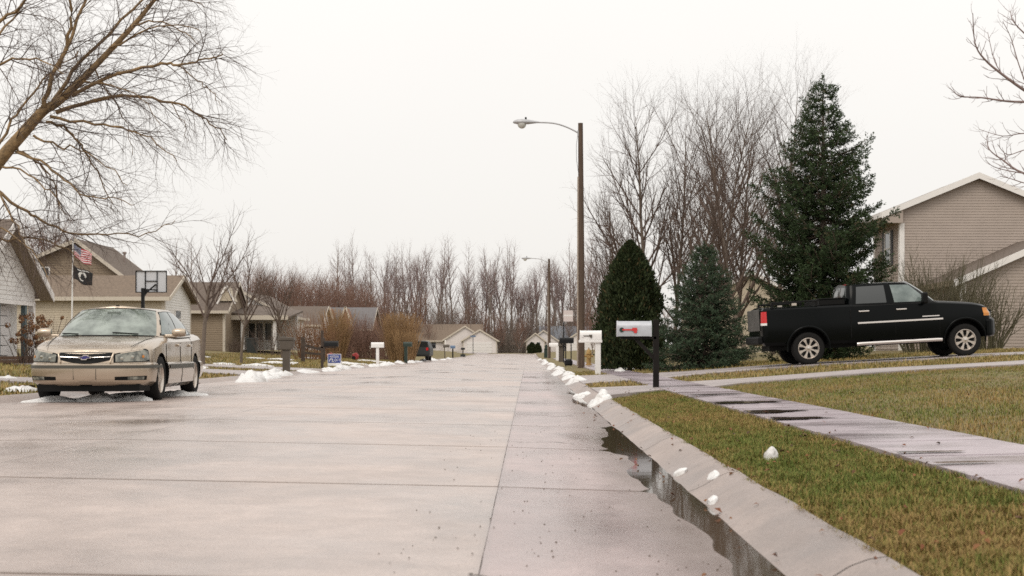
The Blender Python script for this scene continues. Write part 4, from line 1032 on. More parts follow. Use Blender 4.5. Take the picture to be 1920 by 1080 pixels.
class Shell:
    """car body: half plan outline x side rows; sampling by arc length a (from the nose centre) and height z"""
    def __init__(s, ctrl, rows, ztop, zbot, n=72, camber=.03):
        s.o, s.len = resample(cr2([(x, y, 0) for x, y in ctrl], 8), n); s.n = n; s.rows = rows; s.zt = ztop; s.zb = zbot; s.camber = camber
        s.nrm = []
        for i in range(n):
            t = s.o[min(i + 1, n - 1)] - s.o[max(i - 1, 0)]
            if i in (0, n - 1): nn = Vector((1 if i == 0 else -1, 0, 0))
            else: nn = Vector((-t.y, t.x, 0)); nn = -nn if nn.dot(Vector((s.o[i].x - 0, s.o[i].y, 0)) - Vector((s.o[n // 2].x, 0, 0))) < 0 else nn; nn.normalize()
            s.nrm.append(nn)
    def pt(s, i, r, off=0.0):
        o = s.o[i]; z, ins = s.rows[r](o.x, s.zb(o.x), s.zt(o.x)); p = o - s.nrm[i] * (ins - off)
        return Vector((p.x, max(0.0, p.y) if i not in (0, s.n - 1) else 0.0, z))
    def at_az(s, a, z, off=0.0):
        f = max(0, min(s.n - 1.001, a / s.len * (s.n - 1))); i = int(f); q = f - i
        col = []
        for r in range(len(s.rows)): col.append(s.pt(i, r, off).lerp(s.pt(i + 1, r, off), q))
        for c0, c1 in zip(col, col[1:]):
            if c0.z <= z <= c1.z or c1 is col[-1]:
                t = (z - c0.z) / max(1e-6, c1.z - c0.z); return c0.lerp(c1, max(0, min(1, t)))
        return col[-1]
    def a_of_x(s, x):
        for i in range(s.n - 1):
            if s.o[i].y > s.o[2].y and s.o[i].x >= x >= s.o[i + 1].x: return s.len * i / (s.n - 1)
        return s.len
    def body(s, cuts, mats, name, parent, cutw):
        mb = MB(); R_ = len(s.rows)
        for sg in (1, -1): mb.grid([[(p.x, p.y * sg, p.z) for p in (s.pt(i, r) for i in range(s.n))] for r in range(R_)])
        nd = 10
        def deck(r, cam):
            rows = []
            for i in range(s.n):
                p = s.pt(i, r); rows.append([(p.x, p.y * (-1 + 2 * j / nd), p.z + cam * (1 - (-1 + 2 * j / nd) ** 2) * min(1, p.y / .5)) for j in range(nd + 1)])
            mb.grid(rows)
        deck(R_ - 1, s.camber); deck(0, 0.0)
        me = mb.mesh(name, mats, None, None, fix=False)
        bm = bmesh.new(); bm.from_mesh(me); bmesh.ops.remove_doubles(bm, verts=bm.verts, dist=.0008)
        bmesh.ops.dissolve_degenerate(bm, edges=bm.edges, dist=.0005)
        bmesh.ops.recalc_face_normals(bm, faces=bm.faces); bm.to_mesh(me); bm.free()
        o = bpy.data.objects.new(name, me); COL.objects.link(o)
        cobs = []
        for cx, cz, cr_ in cuts:
            for sg in (1, -1):
                c = MB(); n = 40
                a0, a1 = sorted((sg * cutw, sg * 1.4))
                c.prism([(cx + cr_ * math.cos(2 * math.pi * k / n), cz + cr_ * math.sin(2 * math.pi * k / n)) for k in range(n)], 'y', a0, a1)
                co = c.build('cutter', mats[0]); cobs.append(co)
                md = o.modifiers.new('cut', 'BOOLEAN'); md.object = co; md.operation = 'DIFFERENCE'; md.solver = 'EXACT'
        dg = bpy.context.evaluated_depsgraph_get(); dg.update()
        me2 = bpy.data.meshes.new_from_object(o.evaluated_get(dg)); o.modifiers.clear(); o.data = me2
        for c in cobs: bpy.data.objects.remove(c)
        for p in me2.polygons:
            c = p.center
            for cx, cz, cr_ in cuts:
                dx, dz = c.x - cx, c.z - cz
                if dx * dx + dz * dz < (cr_ * .9995) ** 2 and (abs(c.y) < cutw + .01 or p.normal.x * dx + p.normal.z * dz < -.3 * math.hypot(dx, dz)): p.material_index = 1
            if p.normal.z < -.8 and c.z < s.zb(c.x) + .05: p.material_index = 1
        me2.polygons.foreach_set('use_smooth', [True] * len(me2.polygons)); me2.set_sharp_from_angle(angle=R(32))
        o.parent = parent; ORG[o.name] = Vector((0, 0, 0)); return o
    def patch(s, a0, a1, zlo, zhi, na, nz, off, sg=1):
        rows = []
        for j in range(nz + 1):
            r = []
            for i in range(na + 1):
                f = i / na; a = a0 + (a1 - a0) * f; lo = zlo(f) if callable(zlo) else zlo; hi = zhi(f) if callable(zhi) else zhi
                p = s.at_az(abs(a), lo + (hi - lo) * j / nz, off); r.append((p.x, p.y * sg * (1 if a >= 0 else -1), p.z))
            rows.append(r)
        return rows

class Green:
    """greenhouse: ruled between belt outline and roof outline (half), index matched"""
    def __init__(s, bot, top, k=6, bulge=.03):
        s.b = cr2(bot, k); s.t = cr2(top, k); s.k = k; s.n = len(s.b); s.bulge = bulge
    def pt(s, u, t, off=0.0):
        f = max(0, min(s.n - 1.0001, u * s.k)); i = int(f); q = f - i
        b = s.b[i].lerp(s.b[i + 1], q); tp = s.t[i].lerp(s.t[i + 1], q); tg = s.b[i + 1] - s.b[i]
        up = (tp - b); nn = tg.cross(up); nn = nn.normalized() if nn.length > 1e-6 else Vector((0, 0, 1))
        cen = Vector((s.b[s.n // 2].x * .3, 0, b.z))
        if nn.dot(b - Vector((0.5 * (s.b[0].x + s.b[-1].x), 0, b.z))) < 0: nn = -nn
        return b.lerp(tp, t) + nn * (s.bulge * math.sin(math.pi * t) + off)
    def shell(s, name, m, parent, camber=.035, nt=6):
        mb = MB()
        for sg in (1, -1):
            mb.grid([[(p.x, p.y * sg, p.z) for p in (s.pt(i / s.k, j / nt) for i in range(s.n))] for j in range(nt + 1)])
        rows = []
        for i in range(s.n):
            p = s.pt(i / s.k, 1.0); e = min(1, p.y / .3)
            rows.append([(p.x, p.y * (-1 + 2 * j / 10), p.z + camber * (1 - (-1 + 2 * j / 10) ** 2) * e) for j in range(11)])
        mb.grid(rows)
        me = mb.mesh(name, m, None, None, fix=False); bm = bmesh.new(); bm.from_mesh(me); bmesh.ops.remove_doubles(bm, verts=bm.verts, dist=.001)
        bmesh.ops.dissolve_degenerate(bm, edges=bm.edges, dist=.0005); bmesh.ops.recalc_face_normals(bm, faces=bm.faces); bm.to_mesh(me); bm.free()
        me.polygons.foreach_set('use_smooth', [True] * len(me.polygons)); me.set_sharp_from_angle(angle=R(38))
        o = link(name, me, parent); return o
    def glass(s, name, u0, u1, t0, t1, m, parent, sg=1, both=False, off=.006, nu=10, nt=5):
        mb = MB(); rows = []
        for j in range(nt + 1):
            t = t0 + (t1 - t0) * j / nt; r = []
            if both:
                for i in range(nu, 0, -1): p = s.pt(u1 * i / nu, t, off); r.append((p.x, -p.y, p.z))
                for i in range(0, nu + 1): p = s.pt(u1 * i / nu, t, off); r.append((p.x, p.y, p.z))
            else:
                for i in range(nu + 1): p = s.pt(u0 + (u1 - u0) * i / nu, t, off); r.append((p.x, p.y * sg, p.z))
            rows.append(r)
        mb.grid(rows); o = mb.build(name, m, parent, local=True, sm=60, fix=True); return o

def wheel(parent, c, r, wdt, rim_r, style, sg, steer=0.0):
    """tyre and rim; axle along local y; sg = outer side"""
    w0 = thing('wheel', c, None, None, rz=steer); w0.parent = parent
    h = wdt / 2
    MB().lathe([(rim_r * .98, -h * .8), (r * .86, -h), (r * .965, -h * .86), (r, -h * .55), (r, h * .55), (r * .965, h * .86), (r * .86, h), (rim_r * .98, h * .8), (rim_r * .9, h * .2), (rim_r * .9, -h * .2), (rim_r * .98, -h * .8)], 40, 'y').build('tyre', M_RUBBER, w0, local=True, sm=50)
    y = sg * h * .72
    rm = MB(); rm.lathe([(rim_r * 1.01, sg * h * .86), (rim_r * .97, sg * h * .88), (rim_r * .88, sg * h * .66), (rim_r * .88, 0)], 40, 'y')
    ns = 8 if style == 'truck' else 5
    for k in range(ns):
        a = 2 * math.pi * (k + .5) / ns; ca, sa = math.cos(a), math.sin(a)
        wi, wo = (.34, .40) if style == 'truck' else (.42, .34)
        pr = []
        for rr, ww, yy in ((rim_r * .2, rim_r * wi * .55, y * .9), (rim_r * .55, rim_r * wi * (.42 if style == 'truck' else .55), y), (rim_r * .93, rim_r * wo * (.9 if style == 'truck' else .6), y * .98)):
            for s2 in (-1, 1): pr.append((rr * ca - s2 * ww / 2 * sa, yy, rr * sa + s2 * ww / 2 * ca)); 
        lo = [(p[0], p[1] - sg * .03, p[2]) for p in pr]
        rm.add(pr + lo, [(0, 1, 3, 2), (2, 3, 5, 4), (0, 2, 8, 6), (2, 4, 10, 8), (1, 7, 9, 3), (3, 9, 11, 5)])
    rm.lathe([(rim_r * .30, y * .8), (rim_r * .30, y * 1.0), (rim_r * .2, y * 1.06), (.001, y * 1.08)], 20, 'y')
    rm.build('rim', M_ALLOY, w0, local=True, sm=40)
    MB().lathe([(.001, y * .55), (rim_r * .9, y * .55)], 24, 'y').build('brake_disc', M_PLASTIC, w0, local=True)
    if style == 'truck': MB().lathe([(rim_r * .17, y * 1.05), (rim_r * .15, y * 1.13), (.001, y * 1.15)], 14, 'y').build('hub_cap', M_CHROME, w0, local=True)
    return w0

def bevel_box(mb, x0, x1, y0, y1, z0, z1): return mb.box(x0, x1, y0, y1, z0, z1)

M_LENSY = mat('lamp_reflector', (.42, .41, .36), .12, metal=.8)
# ---------------------------------------------------------------- tan sedan
car = thing('parked_car', (0, 0, 0), 'tan four door sedan with clear headlights parked facing the camera on the left', 'car')
S = Shell([(2.43, 0), (2.415, .30), (2.35, .58), (2.20, .78), (1.95, .872), (1.4, .912), (.6, .925), (-.5, .925), (-1.4, .91), (-2.1, .875), (-2.48, .77), (-2.62, .5), (-2.66, 0)],
          [lambda x, b, t: (b, .10), lambda x, b, t: (b + .06, .02), lambda x, b, t: (.40, .0), lambda x, b, t: (.50, -.004), lambda x, b, t: (.555, .004), lambda x, b, t: (.575, .03),
           lambda x, b, t: (t - .085, .05 if x > 1.9 else .035), lambda x, b, t: (t - .03, .075), lambda x, b, t: (t, .13)],
          tab([(2.5, .725), (2.3, .765), (2.0, .83), (1.6, .90), (1.2, .95), (.9, .965), (0, .975), (-1.2, 1.0), (-1.8, 1.03), (-2.35, 1.02), (-2.7, .95)]),
          tab([(2.5, .25), (1.9, .24), (1.5, .21), (1.0, .19), (-1, .19), (-1.9, .24), (-2.7, .30)]))
S.body([(1.405, .345, .375), (-1.405, .345, .37)], [M_PAINT_TAN, M_PLASTIC], 'body', car, .62)
G = Green([(1.30, 0, .955), (1.22, .45, .955), (1.0, .755, .95), (.4, .85, .96), (-.35, .86, .965), (-1.25, .83, .985), (-1.62, .68, 1.0), (-1.80, .35, 1.01), (-1.83, 0, 1.01)],
          [(.44, 0, 1.425), (.40, .36, 1.415), (.28, .575, 1.385), (.05, .61, 1.40), (-.42, .61, 1.405), (-.86, .585, 1.37), (-1.0, .5, 1.36), (-1.1, .27, 1.375), (-1.12, 0, 1.38)], bulge=.028)
G.shell('cabin', M_PAINT_TAN, car)
ws = G.glass('windshield', 0, 1.86, .05, .93, M_GLASS, car, both=True)
MB().grid([[(p[0], p[1], p[2]) for p in ((lambda q: (q.x, q.y * sg_, q.z))(G.pt(u, t_, .0035)) for sg_, u in ([(-1, 1.93 * k / 8) for k in range(8, 0, -1)] + [(1, 1.93 * k / 8) for k in range(9)]))] for t_ in (.015, .97)]).build('windshield_seal', M_PLASTIC, ws, local=True, sm=60)
G.glass('rear_window', 6.2, 8, .08, .92, M_DGLASS, car, sg=1); G.glass('rear_window', 6.2, 8, .08, .92, M_DGLASS, car, sg=-1)
for sg in (1, -1):
    sl = MB().grid([[(p.x, p.y * sg, p.z) for p in (G.pt(2.06 + 3.3 * i / 20, t_, .003) for i in range(21))] for t_ in (.06, .5, .93)]).build('window_surround', M_PLASTIC, car, local=True, sm=60)
    G.glass('front_door_window', 2.14, 3.42, .09, .90, M_FGLASS, car, sg=sg); G.glass('rear_door_window', 3.52, 4.75, .09, .90, M_FGLASS, car, sg=sg); G.glass('quarter_window', 4.83, 5.28, .1, .88, M_FGLASS, car, sg=sg)
# lamps, grille, bumper details
for sg in (1, -1):
    hl = MB().grid(S.patch(.43, 1.02, lambda f: .590 + .012 * f + .05 * max(0, f - .8) * 2, lambda f: .690 + .085 * f ** .8 - .25 * max(0, f - .86), 14, 4, .010, sg)).build('headlight', M_LAMP, car, local=True, sm=50)
    MB().grid(S.patch(.40, 1.05, lambda f: .578 + .012 * f, lambda f: .703 + .087 * f ** .8 - .25 * max(0, f - .88), 14, 4, .004, sg)).build('lamp_housing', M_PLASTIC, hl, local=True, sm=50)
    for aa, zz, rr, m_ in ((.52, .640, .024, M_LENSY), (.68, .66, .026, M_LENSY), (.87, .665, .022, M_AMBER)):
        p = S.at_az(aa, zz, .016); nn = Vector((1, .25 * sg + (.9 * sg if aa > .8 else 0), 0)).normalized(); p = Vector((p.x, p.y * sg, p.z))
        u = nn.cross(Vector((0, 0, 1))); m2 = MB(); k = 12
        m2.add([p + nn * .004] + [p + (u * math.cos(6.283 * q / k) + Vector((0, 0, 1)) * math.sin(6.283 * q / k)) * rr for q in range(k)], [(0, 1 + q, 1 + (q + 1) % k) for q in range(k)]); m2.build('bulb_reflector', m_, hl, local=True)
    fg = MB().grid(S.patch(.42, .92, .325, lambda f: .375 + .012 * f, 10, 3, .006, sg)).build('fog_lamp_slot', M_PLASTIC, car, local=True)
    MB().grid(S.patch(.60, .86, .333, .376, 6, 2, .010, sg)).build('fog_lamp', M_LAMP, fg, local=True)
    MB().grid(S.patch(.0, 2.55 if False else 1.55, .497, .540, 26, 2, .012, sg)).build('bumper_strip', M_TRIM, car, local=True, sm=50)
    MB().grid(S.patch(S.a_of_x(.98), S.a_of_x(-.98), .475, .545, 20, 2, .012, sg)).build('door_strip', M_TRIM, car, local=True, sm=50)
    for x_, z0_, z1_ in ((1.0, .26, .93), (-.02, .26, .95), (-1.0, .45, .96)):
        a = S.a_of_x(x_); MB().tube([tuple((lambda q: (q.x, q.y * sg, q.z))(S.at_az(a, z0_ + (z1_ - z0_) * k / 8, .001))) for k in range(9)], .006, 5).build('door_seam', M_PLASTIC, car, local=True)
    for x_ in (.13, -.86):
        p = S.at_az(S.a_of_x(x_), .835, .0); MB().box(p.x - .09, p.x + .09, min(p.y * sg, (p.y + .035) * sg), max(p.y * sg, (p.y + .035) * sg), p.z - .02, p.z + .02).build('door_handle', M_PAINT_TAN, car, local=True, bevel=.01)
    mm = MB(); mm.lathe([(.001, -.10), (.055, -.095), (.082, -.05), (.085, .03), (.07, .09), (.001, .10)], 16, 'y', c=(0, 0, 0))
    mo = mm.build('side_mirror', M_PAINT_TAN, car, local=True, sm=60); mo.location = (.78, sg * 1.02, 1.03); mo.scale = (.7, 1.1, .8)
    MB().box(.70, .80, min(sg * .80, sg * .98), max(sg * .80, sg * .98), .955, 1.0).build('mirror_arm', M_PAINT_TAN, car, local=True, bevel=.01)
    MB().grid(S.patch(S.a_of_x(1.0), S.a_of_x(-1.0), .175, .235, 12, 2, -.005, sg)).build('sill', M_PLASTIC, car, local=True)
gr = MB().grid(S.patch(-.385, .385, lambda f: .566 + .06 * (abs(f - .5) * 2) ** 2, .724, 24, 5, .008)).build('grille', M_PLASTIC, car, local=True)
MB().grid(S.patch(-.36, .36, lambda f: .646 + .014 * (abs(f - .5) * 2), lambda f: .654 + .014 * (abs(f - .5) * 2), 24, 1, .022)).build('grille_bar', M_CHROME, gr, local=True)
for sg in (1, -1): MB().tube([(lambda q: (q.x, q.y * sg, q.z))(S.at_az(.405 - .05 * k / 6, .720 - .135 * k / 6, .012)) for k in range(7)], .013, 6).build('grille_surround', M_PAINT_TAN, gr, local=True, sm=60)
xb = S.at_az(0, .65, .03).x
bw = [(-.075, -.006), (-.085, .018), (-.03, .018), (-.02, .036), (.05, .036), (.045, .018), (.085, .018), (.075, -.006), (.03, -.006), (.02, -.024), (-.05, -.024), (-.045, -.006)]
MB().prism([(y * 1.12, .648 + z * 1.2 - .003) for y, z in bw], 'x', xb - .02, xb + .004).build('badge_rim', M_CHROME, gr, local=True)
MB().prism([(y * .86, .648 + z * .78 - .001) for y, z in bw], 'x', xb - .01, xb + .010).build('badge', M_BADGE, gr, local=True)
MB().grid(S.patch(-.155, .155, .335, .488, 6, 3, .010)).build('plate_panel', M_PAINT_TAN, car, local=True)
for y_ in (-.157, .157): MB().box(2.30, S.at_az(abs(y_), .41, .012).x, y_ - .002, y_ + .002, .335, .488).build('plate_edge', M_TRIM, car, local=True)
MB().prism([(2.30, -.5), (2.18, -.72), (1.85, -.8), (1.85, .8), (2.18, .72), (2.30, .5)], 'z', .165, .27).build('air_dam', M_PLASTIC, car, local=True)
for sg in (1, -1):
    pts = []
    for k in range(9):
        f = k / 8; x = 2.18 - 1.15 * f; y = .46 + .27 * f
        pts.append((x, sg * (.60 + .16 * f), S.zt(x) + S.camber * (1 - ((.60 + .16 * f) / .8) ** 2) + .002))
    MB().tube(pts, .004, 5).build('hood_seam', M_PLASTIC, car, local=True)
MB().tube([G.pt(1.1, .06, .02), G.pt(.3, .10, .02)], .009, 6).build('wiper', M_PLASTIC, car, local=True)
q0 = G.pt(.9, .06, .02); q1 = G.pt(1.7, .09, .02); MB().tube([(q0.x, -q0.y, q0.z), (q1.x, -q1.y, q1.z)], .009, 6).build('wiper', M_PLASTIC, car, local=True)
q = G.pt(0, .76, .004); MB().box(q.x - .02, q.x + .008, -.10, .10, q.z - .022, q.z + .022).build('rear_view_mirror', mat('mirror_back', (.10, .12, .105), .3), car, local=True, bevel=.01)
q = G.pt(0, 1.0); MB().box(q.x - .06, q.x - .02, -.025, .025, q.z + .015, q.z + .04).build('antenna_base', M_PLASTIC, car, local=True)
MB().grid(S.patch(-1.0, 1.0, .262, .335, 30, 2, .004)).build('bumper_lip', M_PAINT_TAN, car, local=True, sm=50)
MB().box(-2.0, 2.0, -.60, .60, .17, .36).build('underbody', M_PLASTIC, car, local=True)
for x_, sg in ((1.405, 1), (1.405, -1), (-1.405, 1), (-1.405, -1)): wheel(car, (x_, sg * .775, .335), .335, .225, .215, 'sedan', sg)
for sg in (1, -1): MB().grid(S.patch(S.len - .9, S.len - .35, .72, .88, 8, 2, .008, sg)).build('tail_light', M_RED, car, local=True)
# heading -Y (towards the camera), nose turned slightly to the street
car.location = (-6.45, 22.7, 0.012); car.rotation_euler = (0, 0, R(-90 + 3.0)); ORG[car.name] = Vector(car.location)

# ---------------------------------------------------------------- black crew cab pickup
tr = thing('pickup_truck', (0, 0, 0), 'black crew cab pickup truck parked side on across the right lawn drive', 'pickup')
T_ = Shell([(4.72, 0), (4.71, .45), (4.66, .76), (4.52, .93), (4.2, .985), (3.6, 1.0), (2.6, .99), (1.3, .99), (.6, 1.0), (-.3, 1.0), (-.9, .985), (-1.10, .95), (-1.15, .8), (-1.16, .4), (-1.16, 0)],
           [lambda x, b, t: (b, .09), lambda x, b, t: (b + .08, .02), lambda x, b, t: (.72, .004), lambda x, b, t: (.96, .0), lambda x, b, t: (1.06, .004), lambda x, b, t: (t - .16, .018 if x < 3.3 else .04), lambda x, b, t: (t - .05, .03 if x < 3.3 else .07), lambda x, b, t: (t, .075 if x < 3.3 else .14)],
           tab([(4.8, 1.16), (4.55, 1.25), (4.2, 1.325), (3.7, 1.375), (3.3, 1.41), (1.1, 1.44), (-1.2, 1.455)]), tab([(5, .46), (4.3, .46), (3.3, .44), (-1.2, .52)]), n=90, camber=.04)
T_.body([(3.93, .42, .50), (0, .42, .50)], [M_BLACK_PAINT, M_PLASTIC], 'body', tr, .60)
TG = Green([(3.42, 0, 1.40), (3.36, .5, 1.40), (3.20, .86, 1.395), (2.72, .935, 1.40), (2.12, .94, 1.41), (1.35, .935, 1.42), (1.08, .89, 1.42), (1.03, .6, 1.42), (1.02, 0, 1.42)],
           [(2.74, 0, 1.95), (2.70, .42, 1.945), (2.58, .69, 1.92), (2.44, .74, 1.93), (2.07, .76, 1.94), (1.42, .755, 1.935), (1.13, .72, 1.91), (1.08, .5, 1.925), (1.07, 0, 1.935)], bulge=.02)
TG.shell('cab', M_BLACK_PAINT, tr, camber=.04)
TG.glass('windshield', 0, 1.86, .05, .93, M_FGLASS, tr, both=True)
for sg in (1, -1):
    TG.glass('front_door_window', 2.26, 3.86, .05, .88, M_FGLASS, tr, sg=sg); TG.glass('rear_door_window', 4.14, 5.26, .05, .88, M_DGLASS, tr, sg=sg); TG.glass('rear_window', 6.3, 8, .1, .9, M_DGLASS, tr, sg=sg)
    def sp(x_, z_, off=0.0):
        q = T_.at_az(T_.a_of_x(x_), z_, off); return (q.x, q.y * sg, q.z)
    for x_, z0_, z1_ in ((3.30, .55, 1.39), (2.15, .50, 1.41), (1.07, .50, 1.44)):
        MB().tube([sp(x_, z0_ + (z1_ - z0_) * k / 6, .001) for k in range(7)], .007, 5).build('door_seam', M_PLASTIC, tr, local=True)
    MB().tube([sp(1.04, .50 + .95 * k / 6, .002) for k in range(7)], .014, 5).build('cab_gap', M_PLASTIC, tr, local=True)
    for x0_, x1_ in ((1.22, 2.12), (2.18, 3.32)):
        MB().grid(T_.patch(T_.a_of_x(x1_), T_.a_of_x(x0_), .945, .985, 10, 2, .014, sg)).build('door_trim', M_CHROME, tr, local=True, sm=50)
    MB().grid(T_.patch(T_.a_of_x(3.28), T_.a_of_x(2.85), 1.035, 1.058, 6, 1, .012, sg)).build('name_badge', M_CHROME, tr, local=True)
    for x_ in (1.40, 2.36):
        p = sp(x_, 1.255, .0); y0_, y1_ = sorted((p[1], p[1] + sg * .035)); MB().box(p[0] - .13, p[0] + .13, y0_, y1_, p[2] - .017, p[2] + .017).build('door_handle', M_CHROME, tr, local=True, bevel=.008)
    MB().tube([(1.2, sg * 1.03, .445), (1.3, sg * 1.05, .45), (3.2, sg * 1.05, .45), (3.32, sg * 1.03, .445)], .048, 10).build('running_board', M_CHROME, tr, local=True, sm=60)
    for x_ in (1.6, 2.9): MB().beam((x_, sg * .8, .5), (x_, sg * 1.03, .45), .05, .04).build('board_bracket', M_PLASTIC, tr, local=True)
    for cx_ in (0.0, 3.93):     # flared arch lips
        pts = []
        for k in range(17):
            a = R(-8) + R(196) * k / 16; x_ = cx_ + .53 * math.cos(a); z_ = .42 + .53 * math.sin(a); q = T_.at_az(T_.a_of_x(max(-1.05, min(4.40, x_))), z_, .012); pts.append((x_, q.y * sg, z_))
        MB().tube(pts, [.022 + .012 * math.sin(math.pi * k / 16) for k in range(17)], 8).build('wheel_arch', M_BLACK_PAINT, tr, local=True, sm=60)
    mm = MB().box(-.06, .06, -.13, .13, -.14, .14).build('side_mirror', M_PLASTIC, tr, local=True, bevel=.04); mm.location = (2.92, sg * 1.12, 1.50)
    MB().beam((2.92, sg * .93, 1.42), (2.92, sg * 1.08, 1.44), .07, .06).build('mirror_arm', M_PLASTIC, tr, local=True)
    MB().grid(T_.patch(T_.len - 1.06, T_.len - .86, 1.09, 1.37, 6, 4, .010, sg)).build('tail_light', M_RED, tr, local=True, sm=50)
    MB().grid(T_.patch(T_.len - 1.06, T_.len - .86, 1.03, 1.088, 6, 2, .010, sg)).build('reversing_light', M_WHITE, tr, local=True)
    MB().grid(T_.patch(.60, 1.08, .98, 1.19, 8, 3, .008, sg)).build('headlight', M_LAMP, tr, local=True)
    MB().grid(T_.patch(.92, 1.10, .985, 1.185, 4, 3, .014, sg)).build('turn_signal', M_AMBER, tr, local=True)
    MB().grid([[sp(x_, 1.40 - .02, .004) for x_ in (1.1, 2, 3.2)], [sp(x_, 1.43, .004) for x_ in (1.1, 2, 3.2)]]).build('belt_line', M_PLASTIC, tr, local=True)
    # rails on top of the bed sides
    MB().box(-.88, .28, sg * .92 - .03, sg * .92 + .03, 1.56, 1.60).build('bed_rail', M_PLASTIC, tr, local=True, bevel=.01)
    for x_ in (-.85, .25): MB().box(x_ - .03, x_ + .03, sg * .92 - .025, sg * .92 + .025, 1.44, 1.56).build('rail_post', M_PLASTIC, tr, local=True)
    MB().box(-.36, -.24, sg * .92 - .02, sg * .92 + .02, 1.49, 1.55).build('rail_bracket', M_ALLOY, tr, local=True)
tx = MB().box(.34, .98, -.90, .90, 1.45, 1.60).build('toolbox', M_PLASTIC, tr, local=True, bevel=.02)
MB().box(.32, 1.0, -.92, .92, 1.602, 1.628).build('lid', M_PLASTIC, tx, local=True, bevel=.01)
MB().box(-1.185, -1.155, -.80, .80, .90, 1.44).build('tailgate', mat('tailgate_dust', (.09, .085, .08), .4, var=.3, vscale=3), tr, local=True, bevel=.01)  # uneven grey tone, paler than the black body
MB().box(-1.25, -1.12, -.92, .92, .56, .76).build('rear_bumper', M_PLASTIC, tr, local=True, bevel=.04)
fb = MB().prism([(4.46, -.985), (4.62, -.955), (4.74, -.80), (4.80, -.4), (4.80, .4), (4.74, .80), (4.62, .955), (4.46, .985)], 'z', .46, .93).build('front_bumper', M_BLACK_PAINT, tr, local=True, bevel=.09)
gl = MB().box(4.70, 4.75, -.58, .58, .90, 1.14).build('grille', M_PLASTIC, tr, local=True, bevel=.02)
for z_ in (.96, 1.02, 1.08): MB().box(4.745, 4.765, -.54, .54, z_ - .012, z_ + .012).build('grille_bar', M_CHROME, gl, local=True)
MB().box(1.19, 1.24, -.12, .12, 1.935, 1.965).build('brake_light', M_RED, tr, local=True, bevel=.01)
MB().box(-.9, 4.4, -.55, .55, .38, .60).build('chassis', M_PLASTIC, tr, local=True)
for x_ in (3.93, 0):
    MB().tube([(x_, -.7, .41), (x_, .7, .41)], .07, 8).build('axle', M_PLASTIC, tr, local=True)
    for sg in (1, -1): wheel(tr, (x_, sg * .855, .405), .405, .275, .262, 'truck', sg)
p0 = at(1510, 0, 36.0); z0 = ground_z(p0.x, 36.2) + .012; z1 = ground_z(p0.x + 3.93, 36.2) + .012
tr.location = (p0.x - .02, 36.4, z0 - .01); tr.rotation_euler = (0, -math.atan2(z1 - z0, 3.93), R(1.0)); ORG[tr.name] = Vector(tr.location)
# ------------------------------------------------------------------ street furniture
M_WOODPOLE = mat('weathered_pole_wood', (0.062, 0.040, 0.028), 0.9, col2=(0.12, 0.082, 0.058), vscale=2.0, vstretch=(6, 6, .5), bump=.6, bscale=15)
M_CONDUIT = mat('grey_conduit', (0.33, 0.27, 0.22), 0.6, var=.15, vscale=3)
M_STEEL = mat('galvanised_steel', (0.46, 0.47, 0.50), 0.42, metal=.5, var=.12, vscale=6)
M_ALUM = mat('lamp_housing_grey', (0.42, 0.42, 0.43), 0.45, metal=.4)
M_LENS = mat('lamp_lens', (0.55, 0.55, 0.52), 0.15, spec=.6)
M_DKWOOD = mat('dark_stained_post', (0.010, 0.008, 0.007), 0.75, spec=.2, var=.3, vscale=6)
M_GREYPL = mat('grey_brown_plastic', (0.085, 0.068, 0.052), 0.6, var=.15, vscale=4)
M_GREENPL = mat('dark_green_plastic', (0.012, 0.028, 0.020), 0.5)
M_BLKMETAL = mat('black_metal', (0.008, 0.008, 0.009), 0.5, spec=.25)
M_BLUEBOX = mat('blue_metal', (0.10, 0.16, 0.26), 0.5)
M_HYD = mat('yellow_hydrant_paint', (0.36, 0.22, 0.07), 0.55, var=.2, vscale=8)
M_SIGNBACK = mat('pale_sign_face', (0.62, 0.55, 0.53), 0.5)
M_POLEW = mat('flagpole_white', (0.75, 0.74, 0.72), 0.4)
M_BOARDGL = mat('backboard_acrylic', (0.58, 0.59, 0.62), 0.12, spec=.5)
M_BIN = mat('bin_plastic', (0.02, 0.024, 0.024), 0.55)
M_RAILW = mat('rail_wood', (0.06, 0.042, 0.032), 0.9, var=.3, vscale=4)

